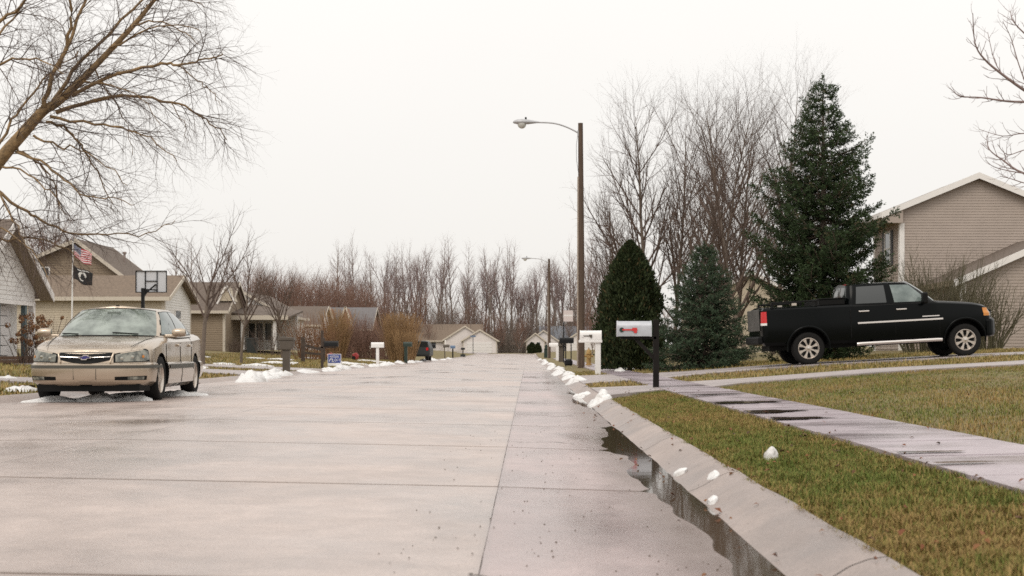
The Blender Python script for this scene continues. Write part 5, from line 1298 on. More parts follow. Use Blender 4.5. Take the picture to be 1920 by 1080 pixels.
def lamp_pole(loc, H, label, arm=1.9, drop=.0):
    x, y, z = loc; t = thing('street_lamp', loc, label, 'street lamp')
    MB().tube([(x, y, z - .3), (x, y, z + H * .5), (x - .03, y, z + H)], [.145, .125, .10], 14).build('pole', M_WOODPOLE, t, sm=50)
    MB().tube([(x - .145, y - .05, z), (x - .135, y - .05, z + 4), (x - .125, y - .05, z + H * .78)], .036, 8).build('conduit', M_CONDUIT, t, sm=50)
    pts = [(x - .08, y, z + H - .42), (x - .5, y, z + H - .20), (x - .95, y, z + H - .04), (x - arm * .72, y, z + H + .02), (x - arm, y, z + H + .03)]
    ar = MB().tube(cr([Vector(p) for p in pts], 4), .032, 8).build('arm', M_ALUM, t, sm=50)
    MB().box(x - .16, x - .09, y - .06, y + .06, z + H - .55, z + H - .30).build('bracket', M_ALUM, t)
    MB().tube([(x - .13, y - .02, z + H - .4), (x - .2, y - .04, z + H - .9), (x - .19, y - .04, z + H - 1.5), (x - .12, y - .02, z + H - 2.0)], .009, 5).build('cable', M_BLKMETAL, t)
    hx = x - arm; hz_ = z + H + .03
    hd = MB(); n = 14; prof = [(.2, .035, .035), (.0, .07, .07), (-.25, .15, .12), (-.5, .20, .14), (-.72, .17, .12), (-.86, .07, .06), (-.89, .005, .005)]
    rows = [[(hx + dx, y + ry * math.cos(6.2832 * k / n), hz_ + rz_ * math.sin(6.2832 * k / n) * (1 if math.sin(6.2832 * k / n) > 0 else .6)) for k in range(n + 1)] for dx, ry, rz_ in prof]
    ho = hd.grid(rows).build('lamp_head', M_ALUM, t, sm=60)
    MB().lathe([(.18, -.04), (.175, -.12), (.13, -.20), (.06, -.245), (.001, -.25)], 16, c=(hx - .52, y, hz_)).build('lens', M_LENS, ho, sm=60)
    MB().lathe([(.04, .08), (.04, .21), (.001, .22)], 8, c=(hx - .36, y, hz_)).build('photo_cell', M_BLKMETAL, ho)
lamp_pole((2.17, 58, .11), 9.95, 'tall brown wooden street lamp pole nearest the camera on the right')
lamp_pole((2.13, 142, .11), 9.9, 'distant wooden street lamp pole further down the right side')

def mbox_shape(L, W, H, n=10):
    """loaf-shaped mailbox body along x"""
    pr = [(-W / 2, 0), (W / 2, 0), (W / 2, H - W / 2)] + [(W / 2 * math.cos(a), H - W / 2 + W / 2 * math.sin(a)) for a in np.linspace(0, math.pi, n)][1:-1] + [(-W / 2, H - W / 2)]
    return pr
def mailbox(name, p, label, L, W, H, zb, mbody, mpost, post, along='x', flag=None, post_top=None, post_dx=0, brace=False, extra=None, group=None):
    """p: ground point of post. zb: height of the box bottom. post=(wx, wy)"""
    x, y, z = p; t = thing(name, p, label, 'mailbox', group=group)
    MB().box(x - post[0] / 2, x + post[0] / 2, y - post[1] / 2, y + post[1] / 2, z - .2, z + (post_top or zb - .004)).build('post', mpost, t, bevel=.008)
    cx = x + post_dx; pr = mbox_shape(L, W, H)
    if along == 'x': b = MB().prism([(y + a, z + zb + h) for a, h in pr], 'x', cx - L / 2, cx + L / 2)
    else: b = MB().prism([(cx + a, z + zb + h) for a, h in pr], 'y', y - L / 2, y + L / 2)
    bo = b.build('box', mbody, t, sm=40)
    pr2 = [(a * 1.05, (h - H * .45) * 1.05 + H * .45) for a, h in pr]
    for s_ in (-1, 1):
        e0, e1 = sorted((s_ * (L / 2 - .012), s_ * (L / 2 + .012)))
        if along == 'x': MB().prism([(y + a, z + zb + h) for a, h in pr2], 'x', cx + e0, cx + e1).build('door' if s_ < 0 else 'end_cap', mbody, t, sm=40)
        else: MB().prism([(cx + a, z + zb + h) for a, h in pr2], 'y', y + e0, y + e1).build('door' if s_ < 0 else 'end_cap', mbody, t, sm=40)
    if brace: MB().beam((x, y, z + zb - .42), (cx, y, z + zb - .01), .05, .06).build('brace', mpost, t); MB().box(min(x, cx - L * .4), max(x, cx + L * .4), y - .05, y + .05, z + zb - .05, z + zb - .005).build('shelf', mpost, t)
    if flag:
        fx = cx - L * .36; fy = y - W / 2 - .012; fz = z + zb + H * .42
        f = MB().lathe([(.001, -.006), (.042, -.006), (.042, .006), (.001, .006)], 14, 'y', c=(fx - .01, fy, fz)).build('flag_hub', M_GREENPL if flag == 'red' else mbody, t)
        fl = MB(); fl.box(fx, fx + .20, fy - .008, fy + .002, fz - .012, fz + .014); fl.build('flag_arm', M_REDP if flag == 'red' else M_GREYPL, t)
        MB().prism([(fx + .17, fz + .035), (fx + .25, fz + .035), (fx + .262, fz + .01), (fx + .25, fz - .055), (fx + .21, fz - .06), (fx + .19, fz - .02), (fx + .17, fz - .02)], 'y', fy - .012, fy - .009).build('flag', M_REDP if flag == 'red' else M_GREYPL, t)
    return t
def gpt(px, d): p = at(px, 660, d); return Vector((p.x, d, ground_z(p.x, d)))
# right side, nearest first
mailbox('mailbox', gpt(1230, 24.8), 'silver metal mailbox with red flag on a dark post on the right lawn', .58, .20, .265, .90, M_STEEL, M_DKWOOD, (.10, .10), flag='red', post_top=1.19, post_dx=-.385, brace=True)
t = mailbox('mailbox', gpt(1121, 41), 'white plastic mailbox on a square white post beside the near lamp pole', .60, .24, .27, .98, M_WHITE, M_WHITE, (.16, .16), flag='grey', post_dx=-.21)
x, y, z = gpt(1121, 41)
MB().box(x - .55, x + .12, y - .135, y + .135, z + .90, z + .975).build('newspaper_shelf', M_WHITE, t, bevel=.01)
p = gpt(1066, 66)
t = thing('mailbox', p, 'black mailbox on two thin posts just left of the near lamp pole', 'mailbox')
for dx in (-.13, .12): MB().box(p.x + dx - .025, p.x + dx + .025, p.y - .025, p.y + .025, p.z - .1, p.z + 1.02).build('post', M_BLKMETAL, t)
MB().prism([(p.y + a, p.z + 1.03 + h) for a, h in mbox_shape(.6, .2, .27)], 'x', p.x - .42, p.x + .24).build('box', M_BLKMETAL, t, sm=40)
MB().beam((p.x - .35, p.y, p.z + 1.02), (p.x - .1, p.y, p.z + .8), .04, .04).build('brace', M_BLKMETAL, t)
MB().lathe([(.14, 0), (.2, .06), (.19, .22), (.08, .3), (.001, .31)], 10, c=(p.x, p.y + .1, p.z)).build('pot', M_BLKMETAL, t)
mailbox('mailbox', gpt(1024, 152), 'dark green mailbox with reddish top beside the distant lamp pole', .5, .3, .4, .95, M_GREENPL, M_GREENPL, (.45, .3), along='y')
mailbox('mailbox', gpt(1045, 104), 'white mailbox post standing beyond the black mailbox', .75, .22, .25, 1.0, M_WHITE, M_WHITE, (.2, .2), post_dx=-.22)
mailbox('mailbox', gpt(1052, 92), 'grey mailbox seen end on before the far grey roofed house', .5, .35, .35, 1.0, M_GREYPL, M_GREYPL, (.3, .2), along='y')
p = gpt(1057, 86); t = thing('traffic_sign', p, 'pale reddish sign on a thin dark post beyond the near lamp pole', 'sign')
MB().box(p.x - .035, p.x + .035, p.y - .03, p.y + .03, p.z - .1, p.z + 2.55).build('post', M_BLKMETAL, t)
MB().box(p.x - .02, p.x + .56, p.y - .045, p.y - .034, p.z + 2.45, p.z + 3.12).build('sign_face', M_SIGNBACK, t)
MB().box(p.x + .02, p.x + .52, p.y - .05, p.y - .0455, p.z + 2.76, p.z + 2.86).build('sign_band', M_WHITE, t)
# hydrant
p = gpt(1104, 64); t = thing('fire_hydrant', p, 'weathered yellow fire hydrant behind the white mailbox', 'fire hydrant')
MB().lathe([(.16, -.05), (.16, .04), (.11, .05), (.10, .48), (.14, .50), (.14, .54), (.115, .56), (.10, .66), (.06, .72), (.03, .73), (.03, .79), (.001, .79)], 16, c=p).build('barrel', M_HYD, t, sm=40)
for s_ in (-1, 1): MB().lathe([(.05, s_ * .08), (.05, s_ * .17), (.06, s_ * .17), (.06, s_ * .2), (.001, s_ * .2)], 12, 'x', c=(p.x, p.y, p.z + .42)).build('nozzle', M_HYD, t)
MB().lathe([(.07, -.08), (.07, -.19), (.001, -.19)], 12, 'y', c=(p.x, p.y, p.z + .38)).build('nozzle', M_HYD, t)

# left side mailboxes
p = gpt(537, 47.5)
t = thing('mailbox', p, 'grey brown mailbox flaring up from a thick post beside the snow pile', 'mailbox')
x, y, z = p
MB().prism([(x - .11, z - .1), (x + .11, z - .1), (x + .12, z + .72), (x - .12, z + .72)], 'y', y - .11, y + .11).build('post', M_GREYPL, t, bevel=.015)
MB().prism([(x - .20, z + .722), (x + .16, z + .722), (x + .24, z + .84), (x + .27, z + 1.03), (x - .20, z + 1.03)], 'y', y - .16, y + .16).build('box', M_GREYPL, t, bevel=.02)
MB().prism([(x - .22, z + 1.034), (x + .30, z + 1.034), (x + .26, z + 1.14), (x - .19, z + 1.16)], 'y', y - .18, y + .18).build('lid', M_GREYPL, t, bevel=.02)
p = gpt(604, 56); x, y, z = p
t = mailbox('mailbox', p, 'black mailbox hung on a tall dark wooden post behind the blue yard sign', .52, .18, .22, .86, M_BLKMETAL, M_RAILW, (.10, .10), post_top=1.5, post_dx=.36)
MB().box(x - .15, x + .55, y - .05, y + .05, z + .80, z + .855).build('arm', M_RAILW, t)
mailbox('mailbox', gpt(708, 73), 'white mailbox on a white post among the roadside snow on the left', .62, .22, .27, .95, M_WHITE, M_WHITE, (.15, .15))
mailbox('mailbox', gpt(761, 90), 'dark green mailbox on a green post beside the tall golden grass', .52, .26, .3, 1.05, M_GREENPL, M_GREENPL, (.2, .2), post_dx=.12)
mailbox('mailbox', gpt(806, 112), 'dark mailbox beyond the tall golden grass', .5, .26, .35, 1.0, M_BLKMETAL, M_BLKMETAL, (.22, .2), post_dx=.2)
mailbox('mailbox', gpt(834, 140), 'brownish mailbox before the far pale house porch', .6, .3, .3, 1.05, M_GREYPL, M_GREYPL, (.1, .1), post_dx=.15)
mailbox('mailbox', gpt(849, 150), 'bluish mailbox on a dark post near the far pale house', .5, .25, .3, 1.0, M_BLUEBOX, M_BLKMETAL, (.14, .14))
t = mailbox('mailbox', gpt(868, 172), 'small dark mailbox over a planter near the street end', .45, .25, .25, .85, M_BLKMETAL, M_BLKMETAL, (.12, .12)); p = gpt(868, 172)
MB().box(p.x - .3, p.x + .3, p.y - .2, p.y + .2, p.z, p.z + .32).build('planter', M_BIN, t)
p = gpt(887, 226); t = thing('street_sign', p, 'street name sign on a thin post before the far white garage', 'sign')
MB().box(p.x - .05, p.x + .05, p.y - .05, p.y + .05, p.z, p.z + 2.6).build('post', M_BIN, t)
MB().box(p.x - .42, p.x + .42, p.y - .06, p.y - .052, p.z + 2.62, p.z + 2.85).build('name_blade', M_BLUEBOX, t)
MB().box(p.x - .03, p.x + .03, p.y - .45, p.y + .45, p.z + 2.3, p.z + 2.55).build('name_blade', M_BLUEBOX, t)

# yard sign, blue with white lettering strokes
p = gpt(627, 60); x, y, z = p
t = thing('yard_sign', p, 'blue and white yard sign standing in the left snow', 'sign')
for dx in (-.22, .22): MB().tube([(x + dx, y, z - .1), (x + dx, y, z + .3)], .006, 5).build('wire_leg', M_STEEL, t)
MB().box(x - .285, x + .285, y - .008, y + .008, z + .06, z + .56).build('panel', M_WHITE, t)
MB().box(x - .265, x + .265, y - .013, y - .009, z + .18, z + .54).build('blue_print', M_BLUE, t)
for k, (pl_, w_) in enumerate(([([(-.22, .24), (-.17, .33), (-.10, .35), (-.06, .30), (-.12, .25), (-.02, .23)], .035), ([(.0, .30), (.05, .36), (.10, .30), (.06, .25), (.0, .28)], .022), ([(.13, .26), (.14, .36), (.18, .30), (.22, .37), (.22, .26)], .018), ([(-.2, .45), (-.02, .47), (.18, .46)], .022), ([(-.18, .40), (.2, .415)], .014)])):
    MB().tube([(x + a, y - .014, z + b) for a, b in pl_], w_ / 2, 4).build('white_lettering', M_WHITE, t)

# basketball hoop: board seen from behind its pole
d = 61; p = gpt(268, d); x, y, z = p
t = thing('basketball_hoop', p, 'clear basketball backboard on a black pole before the cream house', 'basketball hoop')
c = at(278, 527, d); bw_, bh_ = 1.36, .95
MB().box(x - .065, x + .065, y - .065, y + .065, z - .1, c.z - .3).build('pole', M_BLKMETAL, t)
MB().box(c.x - bw_ / 2 + .03, c.x + bw_ / 2 - .03, y + .5, y + .515, c.z - bh_ / 2 + .03, c.z + bh_ / 2 - .03).build('backboard', M_BOARDGL, t)
fr = MB()
for a0, a1, b0, b1 in ((-1, 1, -1, -.93), (-1, 1, .93, 1), (-1, -.95, -.93, .93), (.95, 1, -.93, .93), (-.40, -.35, -.93, .93), (.35, .40, -.93, .93), (-.35, .35, 0.02, .09)):
    fr.box(c.x + a0 * bw_ / 2, c.x + a1 * bw_ / 2, y + .45, y + .498, c.z + b0 * bh_ / 2, c.z + b1 * bh_ / 2)
fr.build('board_frame', M_BLKMETAL, t)
for (a, b) in (((x, y, c.z - .62), (c.x + .2, y + .47, c.z - .12)), ((x, y, c.z - .40), (c.x - .15, y + .47, c.z - .40)), ((x, y, c.z - .75), (x + .05, y + .47, c.z - .42)), ((x + .02, y, c.z - .36), (c.x + .25, y + .47, c.z - .36))):
    MB().beam(a, b, .05, .05).build('support_arm', M_BLKMETAL, t)
rp = [(c.x + .23 * math.cos(6.2832 * k / 18), y + .80 + .23 * math.sin(6.2832 * k / 18), c.z - .33) for k in range(19)]
MB().tube(rp, .01, 6, caps=False).build('rim', M_REDP, t)

# flagpole with two flags
def flag_mat(name, kind):
    m = bpy.data.materials.new(name); m.use_nodes = True; nt = m.node_tree; p = nt.nodes['Principled BSDF']; p.inputs['Roughness'].default_value = .8
    N = nt.nodes.new; Lk = nt.links.new; uv = N('ShaderNodeUVMap'); uv.uv_map = 'UVMap'; s = N('ShaderNodeSeparateXYZ'); Lk(uv.outputs[0], s.inputs[0])
    def math_(op, a, b=None):
        n = N('ShaderNodeMath'); n.operation = op
        for i, v in enumerate((a, b)):
            if v is None: continue
            if isinstance(v, (int, float)): n.inputs[i].default_value = v
            else: Lk(v, n.inputs[i])
        return n.outputs[0]
    def mix(f, a, b):
        n = N('ShaderNodeMix'); n.data_type = 'RGBA'; Lk(f, n.inputs[0])
        for i, v in ((6, a), (7, b)):
            if isinstance(v, tuple): n.inputs[i].default_value = (*v, 1)
            else: Lk(v, n.inputs[i])
        return n.outputs[2]
    U, V = s.outputs[0], s.outputs[1]
    if kind == 'stripes':
        st = math_('LESS_THAN', math_('MODULO', math_('MULTIPLY', V, 13), 2.0), 1.0)
        col = mix(st, (.72, .66, .66), (.50, .05, .07))
        can = math_('MULTIPLY', math_('LESS_THAN', U, .4), math_('GREATER_THAN', V, .4615))
        fx = math_('SUBTRACT', math_('FRACT', math_('MULTIPLY', U, 27.5)), .5); fy = math_('SUBTRACT', math_('FRACT', math_('MULTIPLY', V, 18.5)), .5)
        star = math_('LESS_THAN', math_('ADD', math_('MULTIPLY', fx, fx), math_('MULTIPLY', fy, fy)), .07)
        col = mix(can, col, mix(star, (.03, .045, .13), (.7, .7, .7)))
    else:
        def disc(cx, cy, r, ax=1.5): 
            a = math_('MULTIPLY', math_('SUBTRACT', U, cx), ax); b = math_('SUBTRACT', V, cy); return math_('LESS_THAN', math_('ADD', math_('MULTIPLY', a, a), math_('MULTIPLY', b, b)), r * r)
        col = mix(disc(.46, .52, .30), (.014, .014, .016), (.72, .71, .68))
        col = mix(disc(.50, .46, .17), col, (.014, .014, .016)); col = mix(disc(.47, .62, .09), col, (.014, .014, .016)); col = mix(disc(.62, .34, .12), col, (.014, .014, .016))
        bar = math_('MULTIPLY', math_('LESS_THAN', math_('ABSOLUTE', math_('SUBTRACT', V, .90)), .03), math_('LESS_THAN', math_('ABSOLUTE', math_('SUBTRACT', U, .5)), .28))
        col = mix(bar, col, (.65, .64, .62))
    Lk(col, p.inputs['Base Color']); return m
d = 57; fp = gpt(134, d); x, y, z = fp
t = thing('flagpole', fp, 'slim white flagpole on the lawn between the white house and the sedan', 'flagpole')
ztop = at(138, 452, d).z
MB().tube([(x, y, z - .2), (x + .06, y, ztop)], [.035, .025], 10).build('pole', M_POLEW, t, sm=50)
MB().lathe([(.001, -.05), (.04, -.03), (.05, 0), (.04, .03), (.001, .05)], 10, c=(x + .06, y, ztop + .05)).build('finial', M_ALUM, t)
def flag(px0, py0, L, H, m, label, ang):
    o0 = at(px0, py0, d); nu, nv = 24, 12; mb = MB(); rows = []; uvs = []
    for j in range(nv + 1):
        r = []
        for i in range(nu + 1):
            u, v = i / nu, j / nv; wv = .05 * math.sin(u * 9 + v * 1.5) * u ** .5
            r.append((o0.x + u * L * math.cos(ang) + (v - 1) * H * .12 * u, o0.y - .05 + wv * 1.6 - u * .05, o0.z - (1 - v) * H - u * L * math.sin(ang) - .05 * u * math.sin(u * 5) + .03 * math.sin(u * 8 + v * 3)))
            uvs.append((u, v))
        rows.append(r)
    mb.grid(rows); o = mb.build('flag', m, sm=70, fix=False, loc=(o0.x, o0.y, o0.z - H)); me = o.data; uvl = me.uv_layers.new(name='UVMap')
    for li, lp_ in enumerate(me.loops): uvl.data[li].uv = uvs[lp_.vertex_index]
    md = o.modifiers.new('cloth', 'SOLIDIFY'); md.thickness = .004
    tag(o, label, 'flag')
flag(140, 458, .86, .50, flag_mat('striped_flag_cloth', 'stripes'), 'red and white striped flag with dark blue corner on the flagpole', R(30))
flag(138, 497, .90, .55, flag_mat('black_flag_cloth', 'disc'), 'black flag with white round emblem below the striped flag', R(24))

# wheelie bin, split rail fence
p = gpt(473, 97); x, y, z = p
t = thing('rubbish_bin', p, 'dark wheeled rubbish bin by the brown house porch', 'bin')
MB().prism([(x - .30, z), (x + .30, z), (x + .36, z + .95), (x - .36, z + .95)], 'y', y - .33, y + .33).build('bin_body', M_BIN, t)
MB().box(x - .39, x + .39, y - .36, y + .38, z + .953, z + 1.03).build('lid', M_BIN, t, bevel=.02)
pa, pb = gpt(568, 72), gpt(606, 74)
t = thing('rail_fence', pa, 'short dark split rail fence behind the tall mailbox post', 'fence')
for q in (pa, pb): MB().box(q.x - .09, q.x + .09, q.y - .09, q.y + .09, q.z - .1, q.z + 1.25).build('post', M_RAILW, t)
for h0, h1 in ((.85, .62), (.45, .40)): MB().beam((pa.x, pa.y, pa.z + h0), (pb.x, pb.y, pb.z + h1), .07, .11).build('rail', M_RAILW, t)
for px_, d_, s_, lab in ((620, 82, .42, 'left red plastic toy among the brown brush'), (667, 92, .42, 'right red plastic toy low in the brown brush')):
    p = gpt(px_, d_); dz = .25
    t = thing('red_toy', p + Vector((0, 0, 0)), lab, 'toy')
    MB().prism([(p.x - .3 * s_, p.z), (p.x + .3 * s_, p.z), (p.x + .5 * s_, p.z + dz), (p.x + .1 * s_, p.z + dz + .5 * s_), (p.x - .5 * s_, p.z + dz + .1)], 'y', p.y - .25, p.y + .25).build('toy_body', mat('faded_red_plastic', (.30, .03, .03), .6), t, bevel=.05)
    MB().lathe([(.001, -.3), (.12, -.3), (.12, -.2), (.001, -.2)], 10, 'y', c=(p.x - .1, p.y, p.z + .12)).build('wheel', M_BLKMETAL, t)
p = gpt(783, 104); t = thing('parked_car', p, 'dark green rounded car end behind the golden grass', 'car')
MB().prism([(p.x - 1.0, p.z + .3), (p.x + .9, p.z + .3), (p.x + .9, p.z + .9), (p.x + .65, p.z + 1.45), (p.x - .7, p.z + 1.5), (p.x - 1.0, p.z + .9)], 'y', p.y, p.y + 3.8).build('body', M_BIN, t, bevel=.15)
for sx in (-.75, .65):
    for dy in (.5, 3.0): MB().lathe([(.001, -.12), (.3, -.12), (.33, -.06), (.33, .06), (.3, .12), (.001, .12)], 16, 'x', c=(p.x + sx, p.y + dy, p.z + .33)).build('wheel', M_RUBBER, t)
MB().box(p.x - .85, p.x + .75, p.y - .01, p.y + .03, p.z + 1.0, p.z + 1.38).build('rear_window', M_DGLASS, t)
for sx in (-.85, .7): MB().box(p.x + sx - .08, p.x + sx + .08, p.y - .02, p.y + .02, p.z + .75, p.z + .95).build('tail_light', M_RED, t)

# ------------------------------------------------------------------ shrubs and tall grasses
M_HYDR = mat('dry_flower_head', (0.22, 0.11, 0.05), 0.9, var=.35, vscale=12)
def bush(name, p, H, label, seed, m=None, dens=1.0, cat='shrub', wide=.4, twig=1.0, rad=1.0):
    """many stems rising from a patch of ground, branching into fine twigs"""
    rg = random.Random(seed); P = dict(seg=[2, 6, 5, 3], wob=[0, .10, .14, .17], up=[0, .035, .04, .02], tip=[1, .25, .3, .5], n=[0, 5.5 * twig / H, 7.5 * twig / H], t0=[0, .25, .1], ang=[0, .5, .6],
             len=[0, 0, .36 * H, .19 * H], tap=[0, .4, .3], rad=[0, 0, .0075 * rad, .0045 * rad])
    out = [[], [], [], []]
    for i in range(int(26 * dens)):
        a = rg.uniform(0, 6.28); r = wide * H * math.sqrt(rg.random()); o = Vector((math.cos(a) * r, math.sin(a) * r, -.05)); ln_ = rg.uniform(.05, .5)
        d = Vector((math.cos(a) * ln_, math.sin(a) * ln_, 1)).normalized()
        grow(out, o, d, H * rg.uniform(.5, 1.05), .013 * rad, 1, P, rg)
    out[0] = out[1]; out[1] = []
    return put_tree(name, [(('stems' if k_ == 'trunk' else 'twigs'), me_) for k_, me_ in tree_meshes('bush', out, sides=(4, 3, 3, 3), mats=(m or M_TWIG, m or M_TWIG))], p, label, cat)
for px_, d_, H, lab in ((1738, 51.5, 3.5, 'bare grey shrub left of the garage wing behind the truck'), (1784, 51, 3.4, 'tall bare shrub at the garage wing corner'), (1846, 49.5, 2.4, 'low bare shrub before the garage wall above the truck hood')):
    bush('bare_shrub', gpt(px_, d_), H, lab, int(px_), mat('greenish_twig_%d' % px_, (.10, .088, .05), .9), dens=2.6, rad=2.0, wide=.24)
for px_, d_, H, lab in ((505, 96, 2.3, 'dark bare shrub by the brown house porch windows'), (440, 97, 1.1, 'small pale bare shrub before the brown house door')):
    bush('bare_shrub', gpt(px_, d_), H, lab, int(px_), dens=1.6)
M_ORANGE = mat('orange_brown_stems', (0.22, 0.115, 0.06), .9, var=.3, vscale=1.0)
M_GOLD = mat('golden_stems', (0.30, 0.185, 0.09), .9, var=.25, vscale=1.0)
for k, (px_, d_, H, m_, lab) in enumerate(((588, 84, 2.7, M_ORANGE, 'orange brown bush behind the split rail fence'), (625, 100, 3.1, M_TWIGR, 'reddish brush clump behind the blue yard sign'), (655, 104, 3.0, M_TWIGR, 'brown brush clump right of the blue yard sign'),
                                         (682, 106, 3.2, M_TWIGR, 'brown brush clump left of the white mailbox'), (706, 104, 3.3, M_TWIGR, 'tall brown brush clump directly behind the white mailbox'), (730, 108, 3.2, M_TWIGR, 'brown brush clump at the foot of the golden grass'))):
    bush('brush_clump', gpt(px_, d_), H, lab, 300 + k, m_, dens=3.0, wide=.42, twig=1.2, rad=1.7)
def grass_clump(px_, d_, H, rad, n, lab, seed):
    p = gpt(px_, d_); rg = random.Random(seed); br = []
    for i in range(n):
        a = rg.uniform(0, 6.28); r = rad * math.sqrt(rg.random()) * .8; o = Vector((math.cos(a) * r, math.sin(a) * r, 0)); dd = Vector((math.cos(a) * rg.uniform(.02, .26), math.sin(a) * rg.uniform(.02, .26), 1)).normalized()
        pts, _ = branch_line(o, dd, H * (.35 + .7 * rg.random() ** .7), 4, .07, -.02, rg); br.append((pts, [.012, .012, .01, .008, .014 if rg.random() < .4 else .004]))
    v, f = tubes(br, 3); t = thing('ornamental_grass', p, lab, 'tall grass'); link('stems', np_mesh('stems', v, f, M_GOLD), t)
grass_clump(750, 97, 3.25, .9, 850, 'tall golden dry grass clump left of the dark green mailbox', 1)
grass_clump(762, 95, 2.1, .7, 450, 'lower golden dry grass clump at the dark green mailbox', 2)
grass_clump(632, 98, 3.4, .7, 420, 'thin golden dry grass behind the black mailbox', 3)
# dried hydrangea before the white house
p = gpt(28, 42.3); p.x = -15.1 + .35; 
t = thing('hydrangea_bush', p, 'dead hydrangea with bronze flower heads before the white house', 'shrub')
rg = random.Random(4); br = []; hd = MB()
M_HEADS = []
for i in range(46):
    a = rg.uniform(0, 6.28); d0 = Vector((math.cos(a) * .32, math.sin(a) * .55, 1)).normalized(); L = rg.uniform(.6, 1.55)
    pts, _ = branch_line(Vector((rg.uniform(-.3, .3), rg.uniform(-.8, .8), 0)), d0, L, 5, .07, .02, rg); br.append((pts, [.012, .011, .01, .008, .007, .005]))
    c = pts[-1]; R0 = rg.uniform(.06, .115); h = MB()
    for q in range(34):
        n_ = rv(rg).normalized(); e = c + n_ * R0 * rg.uniform(.7, 1.05); u = n_.cross(rv(rg)).normalized() * .03; v_ = n_.cross(u).normalized() * .03
        h.add([e - u, e - v_, e + u, e + v_], [(0, 1, 2, 3)])
    h.build('flower_head', M_HYDR, t, local=True, fix=False)
v, f = tubes(br, 4); link('stems', np_mesh('hyd_stems', v, f, M_TWIG), t)
bush('bare_shrub', gpt(112, 63), 1.6, 'sparse bare shrub against the cream house wall left of the sedan', 55, dens=.5)

# ------------------------------------------------------------------ snow
def snow(p, rx, ry, h, label, seed, group=None, rz=0.0, name='snow_pile', rough=.35):
    rg = random.Random(seed); n, m = 28, 9; off = Vector((rg.uniform(0, 50), rg.uniform(0, 50), 0)); mb = MB(); rows = []
    for j in range(m + 1):
        r = []
        for i in range(n + 1):
            a = 2 * math.pi * (i % n) / n; e = 1 + .42 * mnoise.noise(off + Vector((math.cos(a) * 1.4, math.sin(a) * 1.4, 0))); f = 1 - j / m
            X, Y = math.cos(a) * rx * e * f, math.sin(a) * ry * e * f
            hh = h * (1 - f ** 1.7) * (1 + rough * 2.4 * mnoise.noise(off + Vector((X * 2.6 / max(.25, rx), Y * 2.6 / max(.25, ry), 3)))) + rough * .8 * h * mnoise.noise(off + Vector((X * 8, Y * 8, 5))) * (1 - f)
            c_, s_ = math.cos(rz), math.sin(rz); wx, wy = p[0] + X * c_ - Y * s_, p[1] + X * s_ + Y * c_
            base = ground_z(wx, wy) if not (ROAD_L < wx < ROAD_R) else road_z(wx, wy)
            r.append((wx, wy, base - .03 * (j == 0) + max(.0, hh) + (.012 if j else 0)))
        rows.append(r)
    mb.grid(rows); o = mb.build(name, M_SNOW, sm=80, fix=False, loc=(p[0], p[1], ground_z(p[0], p[1])))
    return tag(o, label, 'snow', group)
def S_at(px, py):   # where the ground under a pixel lies
    d = 6.0
    for _ in range(60):
        x = (px - VPX) * d / FPX; z = ground_z(x, d); d2 = (CAMZ - z) * FPX / max(1.5, (py - VPY)); d = d * .5 + max(3.5, min(140, d2)) * .5
    return ((px - VPX) * d / FPX, d)
snow(S_at(1122, 756), .17, .38, .10, 'rough white snow heap in the right gutter before the silver mailbox', 1)
snow(S_at(1092, 744), .15, .5, .06, 'low dirty snow lump behind the heap in the right gutter', 2)
snow(S_at(1130, 741), .10, .3, .08, 'small snow chunk on the curb before the silver mailbox', 3)
snow((1.12, 33.5), .26, .8, .11, 'rounded snow lump on the curb left of the white mailbox', 4)
for k, yy_ in enumerate((39.5, 43, 47.5, 52, 57, 62.5, 69, 77, 86, 97, 110, 125)):
    snow((1.12 + .12 * math.sin(k * 2.1), yy_), .22, 2.0 + .008 * yy_, .04 + .03 * (k % 3), 'plowed snow along the right curb beyond the white mailbox', 10 + k, 'snow bank along the right curb', name='snow_bank')
snow((2.9, 45), .2, .8, .08, 'flat snow slab beside the sidewalk right of the near lamp pole', 40)
for k, (px_, py_) in enumerate(((1135, 690), (1155, 690), (1180, 689), (1198, 690), (1222, 691))):
    x_, d_ = S_at(px_, py_); snow((x_, min(d_, 52)), .30 + .1 * (k == 2), .5, .10 + .06 * (k == 2), 'small snow lump on the tan grass behind the silver mailbox', 50 + k, 'snow lumps behind the silver mailbox')
snow(S_at(1446, 856), .042, .05, .045, 'single white snow lump on the near right grass', 60, name='snow_lump')
snow(S_at(1338, 896), .04, .10, .025, 'thin snow scrap on the near right curb', 61, name='snow_lump')
snow(S_at(1276, 886), .05, .10, .012, 'flat snow smear on the near right curb', 62, name='snow_lump')
snow(S_at(1337, 940), .03, .06, .015, 'tiny snow scrap low on the near right curb', 63, name='snow_lump')
